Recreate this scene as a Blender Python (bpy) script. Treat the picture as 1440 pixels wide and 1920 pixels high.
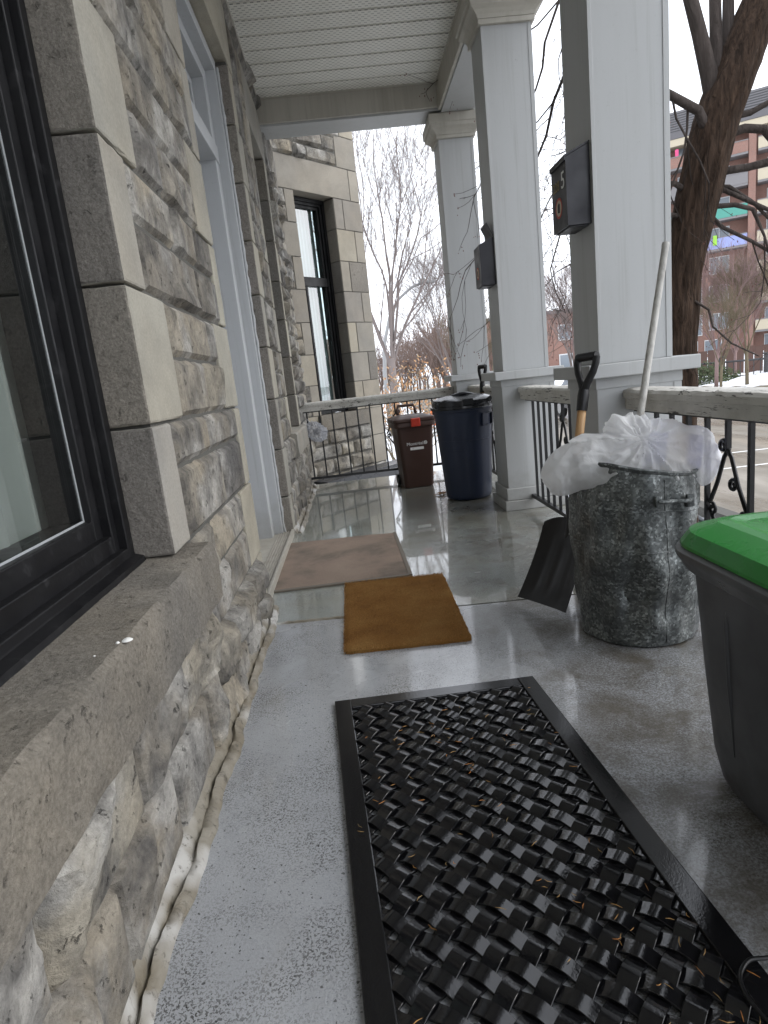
import bpy, bmesh, math, random
from mathutils import Vector, Matrix, noise as mnoise
R = math.radians
random.seed(7)
for o in list(bpy.data.objects): bpy.data.objects.remove(o)
SC = bpy.context.scene
COL = SC.collection

# ---------------------------------------------------------------- camera
cam = bpy.data.cameras.new('Camera'); camo = bpy.data.objects.new('Camera', cam); COL.objects.link(camo)
YAW, PIT, ROL = 0.033628, 0.210135, -0.110660
_f = Vector((math.sin(YAW)*math.cos(PIT), math.cos(YAW)*math.cos(PIT), -math.sin(PIT)))
_r = Vector((math.cos(YAW), -math.sin(YAW), 0)); _u = _r.cross(_f)
_r2 = math.cos(ROL)*_r + math.sin(ROL)*_u; _u2 = -math.sin(ROL)*_r + math.cos(ROL)*_u
camo.matrix_world = Matrix(((_r2.x,_u2.x,-_f.x,0),(_r2.y,_u2.y,-_f.y,0),(_r2.z,_u2.z,-_f.z,1.0),(0,0,0,1)))
cam.sensor_fit = 'VERTICAL'; cam.sensor_height = 36; cam.lens = 1161.3/1920*36
cam.clip_start = 0.02; cam.clip_end = 2000
SC.camera = camo

# ---------------------------------------------------------------- sky, sun, exposure
SUN_EL, SUN_AZ = R(36), R(98)          # azimuth from +Y towards +X (street side)
W = bpy.data.worlds.new('World'); SC.world = W; W.use_nodes = True
wn = W.node_tree; wn.nodes.clear()
sky = wn.nodes.new('ShaderNodeTexSky'); sky.sky_type = 'NISHITA'; sky.sun_disc = False
sky.sun_elevation = SUN_EL; sky.sun_rotation = SUN_AZ; sky.dust_density = 4; sky.air_density = 1.5
hsv = wn.nodes.new('ShaderNodeHueSaturation'); hsv.inputs['Saturation'].default_value = 0.3
wn.links.new(sky.outputs[0], hsv.inputs['Color'])
mx = wn.nodes.new('ShaderNodeMix'); mx.data_type = 'RGBA'; mx.inputs[0].default_value = 0.82
wn.links.new(hsv.outputs[0], mx.inputs[6])
# overcast cloud deck: soft, nearly even
tc = wn.nodes.new('ShaderNodeTexCoord'); nz = wn.nodes.new('ShaderNodeTexNoise'); nz.inputs['Scale'].default_value = 2.2; nz.inputs['Detail'].default_value = 4
wn.links.new(tc.outputs['Generated'], nz.inputs['Vector'])
cr = wn.nodes.new('ShaderNodeMapRange'); cr.inputs[3].default_value = 0.9; cr.inputs[4].default_value = 1.1; wn.links.new(nz.outputs[0], cr.inputs[0])
vm = wn.nodes.new('ShaderNodeVectorMath'); vm.operation = 'SCALE'; vm.inputs[0].default_value = (8.6, 9.0, 9.8); wn.links.new(cr.outputs[0], vm.inputs[3])
wn.links.new(vm.outputs[0], mx.inputs[7])
bg = wn.nodes.new('ShaderNodeBackground'); bg.inputs[1].default_value = 0.15
wn.links.new(mx.outputs[2], bg.inputs[0])
wo = wn.nodes.new('ShaderNodeOutputWorld'); wn.links.new(bg.outputs[0], wo.inputs[0])
sl = bpy.data.lights.new('sun', 'SUN'); sl.energy = 0.55; sl.angle = R(35); sl.color = (1, 0.97, 0.93)
so = bpy.data.objects.new('sun', sl); COL.objects.link(so)
sd = Vector((math.sin(SUN_AZ)*math.cos(SUN_EL), math.cos(SUN_AZ)*math.cos(SUN_EL), math.sin(SUN_EL)))
so.rotation_euler = sd.to_track_quat('Z', 'Y').to_euler(); so.location = (20, -20, 30)
SC.view_settings.view_transform = 'Standard'; SC.view_settings.look = 'None'
SC.view_settings.exposure = 0.85; SC.view_settings.gamma = 1

# ---------------------------------------------------------------- helpers
class MB:
    def __init__(s): s.v=[]; s.f=[]; s.m=[]
    def add(s, vs, fs, mi=0):
        b=len(s.v); s.v += [tuple(v) for v in vs]; s.f += [tuple(i+b for i in f) for f in fs]; s.m += [mi]*len(fs); return s
    def box(s, x0,x1,y0,y1,z0,z1, mi=0, c=0.0):
        if x0>x1: x0,x1=x1,x0
        if y0>y1: y0,y1=y1,y0
        if z0>z1: z0,z1=z1,z0
        if c<=0:
            vs=[(x,y,z) for z in (z0,z1) for y in (y0,y1) for x in (x0,x1)]
            return s.add(vs,[(0,2,3,1),(4,5,7,6),(0,1,5,4),(2,6,7,3),(0,4,6,2),(1,3,7,5)],mi)
        c=min(c,(x1-x0)*.45,(y1-y0)*.45,(z1-z0)*.45)
        bm=bmesh.new(); bmesh.ops.create_cube(bm,size=1)
        for v in bm.verts: v.co=Vector(((x0+x1)/2+v.co.x*(x1-x0),(y0+y1)/2+v.co.y*(y1-y0),(z0+z1)/2+v.co.z*(z1-z0)))
        bmesh.ops.bevel(bm,geom=bm.edges[:],offset=c,segments=2,affect='EDGES',profile=.5)
        bm.verts.index_update(); s.add([v.co[:] for v in bm.verts],[[v.index for v in f.verts] for f in bm.faces],mi); bm.free(); return s
    def tube(s, pts, rad, n=8, mi=0, cap=True):
        pts=[Vector(p) for p in pts]; k=len(pts)
        if not hasattr(rad,'__len__'): rad=[rad]*k
        b=len(s.v); up=None
        for i,p in enumerate(pts):
            t=(pts[min(i+1,k-1)]-pts[max(i-1,0)])
            if t.length<1e-9: t=Vector((0,0,1))
            t.normalize()
            if up is None: up=Vector((0,0,1)) if abs(t.z)<.9 else Vector((1,0,0))
            a=t.cross(up)
            if a.length<1e-6: a=t.orthogonal()
            a.normalize(); bb=t.cross(a); up=-bb if False else a.cross(t)
            for j in range(n):
                an=2*math.pi*j/n; s.v.append(tuple(p+(a*math.cos(an)+bb*math.sin(an))*rad[i]))
        for i in range(k-1):
            for j in range(n):
                j2=(j+1)%n; s.f.append((b+i*n+j,b+i*n+j2,b+(i+1)*n+j2,b+(i+1)*n+j)); s.m.append(mi)
        if cap:
            s.f.append(tuple(b+j for j in range(n))[::-1]); s.m.append(mi)
            s.f.append(tuple(b+(k-1)*n+j for j in range(n))); s.m.append(mi)
        return s
    def lathe(s, prof, n=32, c=(0,0,0), mi=0, fn=None):
        b=len(s.v)
        for (r,z) in prof:
            for j in range(n):
                a=2*math.pi*j/n; p=(c[0]+r*math.cos(a),c[1]+r*math.sin(a),c[2]+z)
                s.v.append(fn(p,a,z,r) if fn else p)
        for i in range(len(prof)-1):
            for j in range(n):
                j2=(j+1)%n; s.f.append((b+i*n+j,b+i*n+j2,b+(i+1)*n+j2,b+(i+1)*n+j)); s.m.append(mi)
        return s
    def loft(s, rings, mi=0, capa=True, capb=True):
        b=len(s.v); n=len(rings[0])
        for r in rings: s.v += [tuple(p) for p in r]
        for i in range(len(rings)-1):
            for j in range(n):
                j2=(j+1)%n; s.f.append((b+i*n+j,b+i*n+j2,b+(i+1)*n+j2,b+(i+1)*n+j)); s.m.append(mi)
        if capa: s.f.append(tuple(b+j for j in range(n))[::-1]); s.m.append(mi)
        if capb: s.f.append(tuple(b+(len(rings)-1)*n+j for j in range(n))); s.m.append(mi)
        return s
    def build(s, name, mats, parent=None, smooth=False, angle=None):
        me=bpy.data.meshes.new(name); me.from_pydata(s.v,[],s.f)
        if not isinstance(mats,(list,tuple)): mats=[mats]
        for m in mats: me.materials.append(m)
        if len(mats)>1: me.polygons.foreach_set('material_index',s.m)
        if smooth: me.polygons.foreach_set('use_smooth',[True]*len(me.polygons))
        me.update()
        if smooth and angle: me.set_sharp_from_angle(angle=R(angle))
        o=bpy.data.objects.new(name,me); COL.objects.link(o)
        if parent: o.parent=parent
        return o
def empty(name, loc=(0,0,0), rz=0):
    o=bpy.data.objects.new(name,None); COL.objects.link(o); o.location=loc; o.rotation_euler=(0,0,rz); o.empty_display_size=.1
    return o
def tag(o, label=None, cat=None, group=None, kind=None):
    if label: o['label']=label
    if cat: o['category']=cat
    if group: o['group']=group
    if kind: o['kind']=kind
    return o
def copy_tree(o, parent=None):
    c=o.copy(); COL.objects.link(c); c.parent=parent
    for ch in list(o.children): copy_tree(ch,c)
    return c
def rrect(x0,x1,y0,y1,r,z,n=5):
    pts=[]
    for cx,cy,a0 in ((x1-r,y1-r,0),(x0+r,y1-r,90),(x0+r,y0+r,180),(x1-r,y0+r,270)):
        for i in range(n+1):
            a=R(a0+90*i/n); pts.append((cx+r*math.cos(a),cy+r*math.sin(a),z))
    return pts
def fbm(p,o=4): return mnoise.fractal(Vector(p),1.0,2.0,o,noise_basis='PERLIN_ORIGINAL')

# ---------------------------------------------------------------- materials
class Mat:
    def __init__(s,name,col=(.5,.5,.5),rough=.6,metal=0,spec=.5):
        s.m=bpy.data.materials.new(name); s.m.use_nodes=True; s.t=s.m.node_tree; s.b=s.t.nodes['Principled BSDF']
        s.b.inputs['Base Color'].default_value=(*col,1); s.b.inputs['Roughness'].default_value=rough; s.b.inputs['Metallic'].default_value=metal
        s.b.inputs['Specular IOR Level'].default_value=spec; s._tc=None
    def n(s,t,**k):
        nd=s.t.nodes.new('ShaderNode'+t)
        for a,v in k.items():
            if a.startswith('i_'): nd.inputs[a[2:].replace('_',' ')].default_value=v
            else: setattr(nd,a,v)
        return nd
    def l(s,a,b): s.t.links.new(a,b)
    def co(s,scale=(1,1,1),kind='Object',rot=(0,0,0)):
        if s._tc is None: s._tc=s.n('TexCoord')
        mp=s.n('Mapping'); mp.inputs['Scale'].default_value=scale; mp.inputs['Rotation'].default_value=rot; s.l(s._tc.outputs[kind],mp.inputs[0]); return mp.outputs[0]
    def world(s,scale=(1,1,1)):
        g=s.n('NewGeometry'); mp=s.n('Mapping'); mp.inputs['Scale'].default_value=scale; s.l(g.outputs['Position'],mp.inputs[0]); return mp.outputs[0]
    def noise(s,vec,scale,detail=5,rough=.6,dist=0,lo=None,hi=None):
        nd=s.n('TexNoise'); nd.inputs['Scale'].default_value=scale; nd.inputs['Detail'].default_value=detail; nd.inputs['Roughness'].default_value=rough; nd.inputs['Distortion'].default_value=dist
        s.l(vec,nd.inputs['Vector']); o=nd.outputs['Fac']
        return s.rng(o,lo,hi) if lo is not None else o
    def voro(s,vec,scale,feature='F1',out='Distance'):
        nd=s.n('TexVoronoi'); nd.feature=feature; nd.inputs['Scale'].default_value=scale; s.l(vec,nd.inputs['Vector']); return nd.outputs[out]
    def rng(s,o,lo,hi,a=0.,b=1.):
        r=s.n('MapRange'); r.inputs[1].default_value=lo; r.inputs[2].default_value=hi; r.inputs[3].default_value=a; r.inputs[4].default_value=b; s.l(o,r.inputs[0]); return r.outputs[0]
    def math(s,op,a,b=None):
        r=s.n('Math'); r.operation=op
        for i,v in ((0,a),(1,b)):
            if v is None: continue
            if isinstance(v,(int,float)): r.inputs[i].default_value=v
            else: s.l(v,r.inputs[i])
        return r.outputs[0]
    def mix(s,f,a,b,blend='MIX'):
        r=s.n('Mix'); r.data_type='RGBA'; r.blend_type=blend
        for i,v in ((0,f),(6,a),(7,b)):
            if isinstance(v,(int,float)): r.inputs[i].default_value=v
            elif isinstance(v,tuple): r.inputs[i].default_value=(*v,1)
            else: s.l(v,r.inputs[i])
        return r.outputs[2]
    def ramp(s,o,stops):
        r=s.n('ValToRGB'); e=r.color_ramp.elements
        while len(e)<len(stops): e.new(.5)
        for el,(p,c) in zip(e,stops): el.position=p; el.color=(*c,1)
        s.l(o,r.inputs[0]); return r.outputs[0]
    def rand(s): return s.n('ObjectInfo').outputs['Random']
    def color(s,o): s.l(o,s.b.inputs['Base Color']); return s
    def rough(s,o): s.l(o,s.b.inputs['Roughness']); return s
    def bump(s,h,strength=.3,dist=.01):
        b=s.n('Bump'); b.inputs['Strength'].default_value=strength; b.inputs['Distance'].default_value=dist; s.l(h,b.inputs['Height']); s.l(b.outputs[0],s.b.inputs['Normal']); return s

MT={}
# rock-faced limestone
def stone_mat(name,stops,rs=.9,pat=9,bump=.6,dark=.75,fine=70,bd=.012,buff=.45,pale=.0,pits=.6,grain=.35):
    m=Mat(name,rough=rs,spec=.25); v=m.world()
    off=m.n('VectorMath'); off.operation='ADD'; m.l(v,off.inputs[0]); cx=m.n('CombineXYZ'); m.l(m.math('MULTIPLY',m.rand(),37.),cx.inputs[0]); m.l(m.math('MULTIPLY',m.rand(),-19.),cx.inputs[2]); m.l(cx.outputs[0],off.inputs[1]); vv=off.outputs[0]
    base=m.ramp(m.rand(),stops)
    n1=m.noise(vv,pat,6,.66,.25,.40,.66); n2=m.noise(vv,pat*.4,4,.6,.3,.35,.7); n3=m.noise(vv,fine,3,.7,0,.3,.75)
    c=m.mix(m.math('MULTIPLY',n2,buff),base,(.42,.34,.22),'MIX')
    n4=m.noise(vv,pat*.42,5,.6,.3,.48,.60); c=m.mix(m.math('MULTIPLY',n4,pale),c,(.50,.49,.46),'MIX')
    c=m.mix(m.math('MULTIPLY',n1,dark),c,(.075,.072,.07),'MIX')
    c=m.mix(grain,c,m.ramp(n3,[(0,(.35,.34,.33)),(1,(1,1,1))]),'MULTIPLY')
    pit=m.noise(vv,34,5,.75,.3,.60,.70); c=m.mix(m.math('MULTIPLY',pit,pits),c,(.03,.03,.03))
    m.color(c)
    h=m.math('ADD',m.math('MULTIPLY',m.noise(vv,fine*.35,6,.75,.15),.8),m.math('MULTIPLY',pit,-.5)); m.bump(h,bump,bd)
    return m.m
MT['rock']=stone_mat('rock_faced_stone',[(0,(.15,.147,.145)),(.2,(.36,.335,.28)),(.4,(.20,.195,.185)),(.6,(.40,.365,.30)),(.8,(.17,.165,.16)),(1,(.33,.31,.26))],bump=1.,pat=7.5,pale=.7,dark=.85,pits=.75,grain=.5,buff=.35)
MT['ashlar']=stone_mat('dressed_stone',[(0,(.42,.405,.345)),(.3,(.35,.34,.30)),(.55,(.46,.44,.365)),(.8,(.32,.312,.29)),(1,(.43,.413,.35))],pat=3,dark=.30,bump=.25,fine=140,bd=.006,pits=.12,buff=.3)
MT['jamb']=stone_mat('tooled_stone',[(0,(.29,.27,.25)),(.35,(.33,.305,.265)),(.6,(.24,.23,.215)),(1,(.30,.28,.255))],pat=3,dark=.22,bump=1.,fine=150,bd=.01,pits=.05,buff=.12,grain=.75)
MT['bayash']=stone_mat('bay_dressed_stone',[(0,(.36,.335,.29)),(.3,(.30,.285,.255)),(.55,(.39,.36,.295)),(.8,(.27,.255,.235)),(1,(.35,.325,.28))],pat=3,dark=.25,bump=.3,fine=140,bd=.006,pits=.1,buff=.25)
MT['sill']=stone_mat('sill_stone',[(0,(.23,.215,.19)),(1,(.25,.233,.205))],pat=5,dark=.35,bump=1.,fine=120,bd=.010,pits=.25,buff=.2,grain=.7)
m=Mat('mortar',(.09,.087,.078),.95); m.bump(m.noise(m.world(),90,4),.6,.006); MT['mortar']=m.m
# white paints
def paint(name,col,rough,dirt=.25,dcol=(.30,.29,.25),streak=True):
    m=Mat(name,col,rough); v=m.world((6,6,.6) if streak else (4,4,4))
    d=m.noise(v,1.6,5,.65,.2,.45,.8); d2=m.noise(m.world(),60,3,.7,0,.62,.8)
    c=m.mix(m.math('MULTIPLY',d,dirt),col,dcol); c=m.mix(m.math('MULTIPLY',d2,.25),c,(.2,.19,.17))
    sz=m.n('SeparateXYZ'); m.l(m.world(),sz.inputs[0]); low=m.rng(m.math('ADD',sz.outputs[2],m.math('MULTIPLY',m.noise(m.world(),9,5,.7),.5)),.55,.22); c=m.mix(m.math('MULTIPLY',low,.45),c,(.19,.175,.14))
    dr=m.noise(m.world((38,38,1.1)),1.,4,.6,.1,.58,.74); c=m.mix(m.math('MULTIPLY',dr,.22),c,(.17,.16,.135)); ch=m.noise(m.world(),17,6,.8,.2,.70,.72); c=m.mix(m.math('MULTIPLY',ch,.5),c,(.13,.12,.10)); m.color(c)
    m.bump(m.noise(m.world(),25,3),.06,.004); return m.m
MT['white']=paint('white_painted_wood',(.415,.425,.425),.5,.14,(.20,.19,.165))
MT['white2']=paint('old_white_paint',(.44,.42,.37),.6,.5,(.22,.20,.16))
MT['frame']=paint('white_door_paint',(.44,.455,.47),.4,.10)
m=Mat('weathered_paint',(.6,.57,.5),.7); v=m.world((5,5,14))
pl=m.noise(m.world((9,2.0,22)),2.2,8,.7,.5,.60,.61); cr_=m.noise(m.world((14,3,45)),2.5,6,.7,1.0,.60,.63)
c=m.mix(m.noise(m.world(),9,5,.6,0,.4,.75),(.60,.585,.545),(.43,.415,.375)); c=m.mix(pl,c,(.10,.095,.085)); c=m.mix(cr_,c,(.14,.13,.11)); m.color(c)
m.bump(m.math('ADD',m.math('MULTIPLY',pl,-1.),m.noise(m.world((6,2,20)),6,5)),.7,.004); MT['rail_wood']=m.m
# perforated soffit
m=Mat('vinyl_soffit',(.5,.49,.44),.55); sep=m.n('SeparateXYZ'); m.l(m.world(),sep.inputs[0])
row=m.math('FLOOR',m.math('DIVIDE',sep.outputs[1],.0245)); par=m.math('MULTIPLY',m.math('MODULO',row,2.),.5)
u=m.math('FRACT',m.math('ADD',m.math('DIVIDE',sep.outputs[0],.044),par)); w=m.math('FRACT',m.math('DIVIDE',sep.outputs[1],.0245))
mask=m.math('MULTIPLY',m.math('LESS_THAN',m.math('ABSOLUTE',m.math('SUBTRACT',u,.5)),.25),m.math('LESS_THAN',m.math('ABSOLUTE',m.math('SUBTRACT',w,.5)),.13))
c=m.mix(m.noise(m.world(),4,4,.6,0,.4,.8),(.74,.73,.67),(.64,.63,.57)); m.color(m.mix(m.math('MULTIPLY',mask,.8),c,(.06,.06,.055))); m.bump(mask,-.5,.003); MT['soffit']=m.m
m=Mat('vinyl_plain',(.52,.51,.46),.55); MT['soffit_plain']=m.m
# porch floor
def floor_mat(name,col,spk,r0,r1,green=0.):
    m=Mat(name,col,.3); v=m.world()
    big=m.noise(v,1.3,4,.6,.2,.35,.7); c=m.mix(big,col,tuple(k*.78 for k in col))
    gx=m.n('SeparateXYZ'); m.l(v,gx.inputs[0])
    dirtx=m.rng(m.math('ADD',gx.outputs[0],m.math('MULTIPLY',m.noise(v,2.5,4),.6)),.50,1.05)       # traffic side is grittier
    reg=m.noise(v,4.2,4,.65,.4,.42,.66)
    s1=m.noise(v,210,2,.5,.8,.52,.575); s2=m.voro(v,150); s2=m.rng(s2,.16,.10)
    sp=m.math('MULTIPLY',m.math('MAXIMUM',s1,m.math('MULTIPLY',s2,.0)),m.math('ADD',m.math('MULTIPLY',reg,.80),.10))
    s3=m.noise(v,110,2,.5,0,.655,.68)
    c=m.mix(m.math('MULTIPLY',sp,spk),c,(.035,.033,.03)); c=m.mix(m.math('MULTIPLY',s3,.8*spk),c,(.02,.02,.02))
    g1=m.noise(v,5,8,.76,.4,.44,.60); c=m.mix(m.math('MULTIPLY',m.math('MULTIPLY',g1,dirtx),.85),c,(.085,.067,.042))
    st1=m.noise(v,2.1,6,.7,.6,.57,.72); c=m.mix(m.math('MULTIPLY',st1,.35),c,(.16,.145,.12))
    g2=m.noise(v,150,3,.7,.4,.44,.58); c=m.mix(m.math('MULTIPLY',m.math('MULTIPLY',g2,m.math('ADD',m.math('MULTIPLY',dirtx,.8),.05)),.85),c,(.085,.075,.06))
    if green: c=m.mix(m.math('MULTIPLY',m.noise(v,2.2,4,.6,.3,.45,.7),green),c,(.20,.185,.12))
    m.color(c)
    wet=m.noise(v,1.9,4,.6,.5,.38,.66); rr=m.math('ADD',m.rng(wet,0,1,r0,r1),m.math('MULTIPLY',dirtx,.15)); m.rough(rr)
    h=m.math('ADD',m.math('MULTIPLY',m.noise(v,190,3,.6,.3),.8),m.math('MULTIPLY',m.noise(v,30,3),.5)); h=m.math('ADD',h,m.math('MULTIPLY',sp,-.6))
    m.bump(h,.22 if r0<.15 else .5,.003); m.b.inputs['Coat Weight'].default_value=1.0; m.b.inputs['Coat Roughness'].default_value=.085 if r0>.15 else .035; m.b.inputs['Coat IOR'].default_value=1.45
    return m.m
MT['slab_near']=floor_mat('painted_concrete',(.385,.40,.42),.95,.17,.36)
MT['slab_far']=floor_mat('wet_concrete',(.31,.335,.315),.5,.10,.2,.5)
m=Mat('caulk',(.42,.37,.29),.55); v=m.world(); c=m.mix(m.noise(v,7,5,.65,.3,.4,.65),(.24,.22,.18),(.15,.125,.085)); 
c=m.mix(m.noise(v,3.1,3,.6,0,.55,.62),c,(.42,.41,.385)); c=m.mix(m.noise(v,40,4,.7,.6,.55,.7),c,(.07,.06,.045)); m.color(c); m.bump(m.noise(v,60,4),.4,.004); MT['caulk']=m.m
# metals, plastics
m=Mat('black_iron',(.006,.006,.007),.3,spec=.4); m.bump(m.noise(m.world(),120,3),.25,.002); MT['iron']=m.m
m=Mat('black_window_frame',(.006,.006,.007),.25,spec=.35); c=m.mix(m.noise(m.world((5,5,5)),4,5,.6,.4,.60,.78),(.0045,.0045,.0055),(.030,.030,.032)); m.color(c); m.rough(m.noise(m.world(),8,4,.6,0,0,1)); MT['bframe']=m.m
MT['spacer']=Mat('spacer_grey',(.35,.37,.38),.4).m
def glass_mat(name,tint,ior=1.5):
    m=Mat(name,(1,1,1),0.0); t=m.t; out=t.nodes['Material Output']
    tr=m.n('BsdfTransparent'); tr.inputs[0].default_value=(*tint,1); gl=m.n('BsdfGlossy'); gl.inputs['Roughness'].default_value=.01; gl.inputs[0].default_value=(1,1,1,1)
    fr=m.n('Fresnel'); fr.inputs[0].default_value=ior; gm=m.n('NewGeometry'); ms=m.n('MixShader'); m.l(m.math('MULTIPLY',fr.outputs[0],m.math('SUBTRACT',1.,gm.outputs['Backfacing'])),ms.inputs[0]); m.l(tr.outputs[0],ms.inputs[1]); m.l(gl.outputs[0],ms.inputs[2]); m.l(ms.outputs[0],out.inputs[0]); return m.m
MT['glass']=glass_mat('window_glass',(.96,.98,.97),2.1)
MT['bayglass']=glass_mat('coated_glass',(.8,.88,.88),2.9)
MT['curtain_grey']=Mat('grey_curtain',(.20,.215,.205),.9).m
m=Mat('curtain',(.55,.58,.57),.9); MT['curtain']=m.m
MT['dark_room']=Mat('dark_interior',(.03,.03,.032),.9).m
m=Mat('black_rubber',(.008,.008,.009),.3); v=m.world(); c=m.mix(m.noise(v,35,5,.7,0,.6,.8),(.006,.006,.007),(.022,.021,.02)); m.color(c); m.rough(m.rng(m.noise(v,16,4,.65,.3),.38,.68,.04,.17)); m.bump(m.noise(v,190,3),.10,.002); MT['rubber']=m.m
m=Mat('coir',(.30,.155,.04),.95,spec=.1); v=m.world(); c=m.ramp(m.noise(v,4,4,.6),[(.3,(.36,.205,.07)),(.55,(.28,.14,.04)),(.75,(.18,.085,.025))]); f=m.noise(v,330,2,.7,0,.3,.7); c=m.mix(.8,c,m.ramp(f,[(0,(.4,.35,.3)),(1,(1.25,1.2,1.15))]),'MULTIPLY'); m.color(c); m.bump(f,.9,.006); MT['coir']=m.m
m=Mat('coir_fibre',(.4,.2,.05),.9,spec=.15); m.color(m.mix(1.0,m.ramp(m.noise(m.world(),4,4,.6),[(.35,(1,1,1)),(.7,(.5,.42,.36))]),m.ramp(m.n('NewGeometry').outputs['Random Per Island'],[(0,(.50,.31,.12)),(.5,(.37,.20,.065)),(1,(.24,.115,.038))]),'MULTIPLY')); MT['coir_fibre']=m.m
m=Mat('worn_carpet',(.25,.17,.12),.95,spec=.1); v=m.world(); c=m.ramp(m.noise(v,2.6,5,.65,.3),[(.3,(.32,.25,.20)),(.5,(.27,.21,.17)),(.68,(.15,.13,.11))]); rb=m.n('TexWave'); rb.inputs['Scale'].default_value=55; rb.bands_direction='X'; m.l(m.world(),rb.inputs[0]); f=m.noise(v,240,3,.7,0,.3,.7); c=m.mix(.55,c,m.ramp(f,[(0,(.5,.5,.5)),(1,(1.2,1.2,1.2))]),'MULTIPLY'); m.color(c); m.bump(m.math('ADD',rb.outputs['Fac'],f),.5,.003); MT['carpet']=m.m
m=Mat('carpet_edge',(.15,.13,.105),.8); MT['carpet_edge']=m.m
m=Mat('galvanised',(.3,.31,.31),.45,.55); v=m.co(); vo=m.n('TexVoronoi'); vo.inputs['Scale'].default_value=135; dn=m.n('TexNoise'); dn.inputs['Scale'].default_value=30; m.l(v,dn.inputs['Vector']); ad=m.mix(.004,v,dn.outputs['Color'],'LINEAR_LIGHT'); m.l(ad,vo.inputs['Vector']); sx=m.n('SeparateColor'); m.l(vo.outputs['Color'],sx.inputs[0])
c=m.ramp(sx.outputs[0],[(0,(.085,.092,.092)),(.5,(.16,.175,.173)),(.85,(.27,.295,.29)),(1,(.42,.45,.445))]); big=m.noise(v,9,6,.7,.4,.38,.62); c=m.mix(m.math('MULTIPLY',big,.75),c,(.06,.065,.066)); wsp=m.noise(v,7,7,.8,.5,.64,.70); c=m.mix(m.math('MULTIPLY',wsp,.7),c,(.6,.62,.6)); m.color(c); m.rough(m.rng(sx.outputs[1],0,1,.32,.6)); m.bump(m.noise(v,14,5),.25,.01); MT['galv']=m.m
def plastic(name,col,rough,scuff=.3,sc=(.3,.3,.3)):
    m=Mat(name,col,rough,spec=.4); v=m.co(); s=m.noise(m.co((3,3,14)),5,6,.75,.5,.6,.78); c=m.mix(m.math('MULTIPLY',s,scuff),col,sc); m.color(c); m.rough(m.rng(m.noise(v,9,4),.3,.7,rough*.7,rough*1.4)); m.bump(m.noise(v,300,2),.05,.001); return m.m
MT['blue']=plastic('navy_plastic',(.017,.025,.050),.38,.12,(.10,.12,.16))
MT['bluedk']=plastic('black_lid_plastic',(.014,.015,.018),.22,.1,(.1,.1,.1))
MT['brown']=plastic('brown_plastic',(.055,.027,.020),.4,.1,(.16,.10,.08))
MT['grey']=plastic('charcoal_plastic',(.080,.083,.090),.42,.35,(.12,.12,.12))
MT['rim']=plastic('rim_plastic',(.085,.088,.092),.35,.2,(.3,.3,.3))
MT['green']=plastic('green_plastic',(.014,.225,.026),.3,.55,(.13,.30,.12))
MT['latch']=Mat('red_latch',(.55,.045,.02),.45).m
MT['orange']=Mat('safety_orange',(.85,.16,.02),.5).m
MT['sticker']=Mat('white_print',(.75,.75,.73),.6).m
MT['gold']=Mat('dull_gold_print',(.25,.20,.09),.6).m
MT['redprint']=Mat('red_print',(.42,.05,.03),.6).m
MT['blackprint']=Mat('black_print',(.01,.01,.01),.6).m
MT['mailbox']=plastic('black_sheet_metal',(.017,.017,.022),.4,.25,(.10,.10,.12))
m=Mat('shovel_wood',(.42,.26,.12),.6); v=m.co((30,30,2)); m.color(m.ramp(m.noise(v,2.2,4,.6,.6),[(.3,(.50,.33,.16)),(.6,(.36,.20,.085)),(.75,(.20,.10,.045))])); MT['wood']=m.m
MT['blackplastic']=plastic('black_plastic',(.007,.007,.008),.4,.15,(.04,.04,.04))
m=Mat('grey_handle',(.40,.39,.36),.45); m.color(m.mix(m.noise(m.world((20,20,4)),3,5,.7,.3,.45,.75),(.43,.42,.39),(.20,.19,.17))); MT['pole']=m.m
# thin plastic bag
def bag_mat(name,trans,col=(.86,.87,.88)):
    m=Mat(name,col,.35); out=m.t.nodes['Material Output']; tl=m.n('BsdfTranslucent'); tl.inputs[0].default_value=(*col,1); tp=m.n('BsdfTransparent')
    a=m.n('MixShader'); a.inputs[0].default_value=.5; m.l(m.b.outputs[0],a.inputs[1]); m.l(tl.outputs[0],a.inputs[2])
    b=m.n('MixShader'); b.inputs[0].default_value=trans; m.l(a.outputs[0],b.inputs[1]); m.l(tp.outputs[0],b.inputs[2]); m.l(b.outputs[0],out.inputs[0])
    m.bump(m.noise(m.world((1,1,.6)),26,5,.6,1.4),.55,.02); return m.m
MT['bag']=bag_mat('white_bag_film',.20,(.97,.975,.98))
MT['film']=bag_mat('clear_bag_film',.45,(.75,.76,.80))
m=Mat('carton_print',(.6,.5,.4),.6); sx=m.n('SeparateXYZ'); m.l(m.co(),sx.inputs[0]); m.color(m.ramp(m.rng(sx.outputs[0],-.09,.09),[(0,(.10,.11,.42)),(.33,(.10,.11,.42)),(.34,(.62,.50,.38)),(.7,(.62,.5,.38)),(.71,(.16,.16,.5)),(1,(.2,.2,.5))])); MT['carton']=m.m
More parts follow.
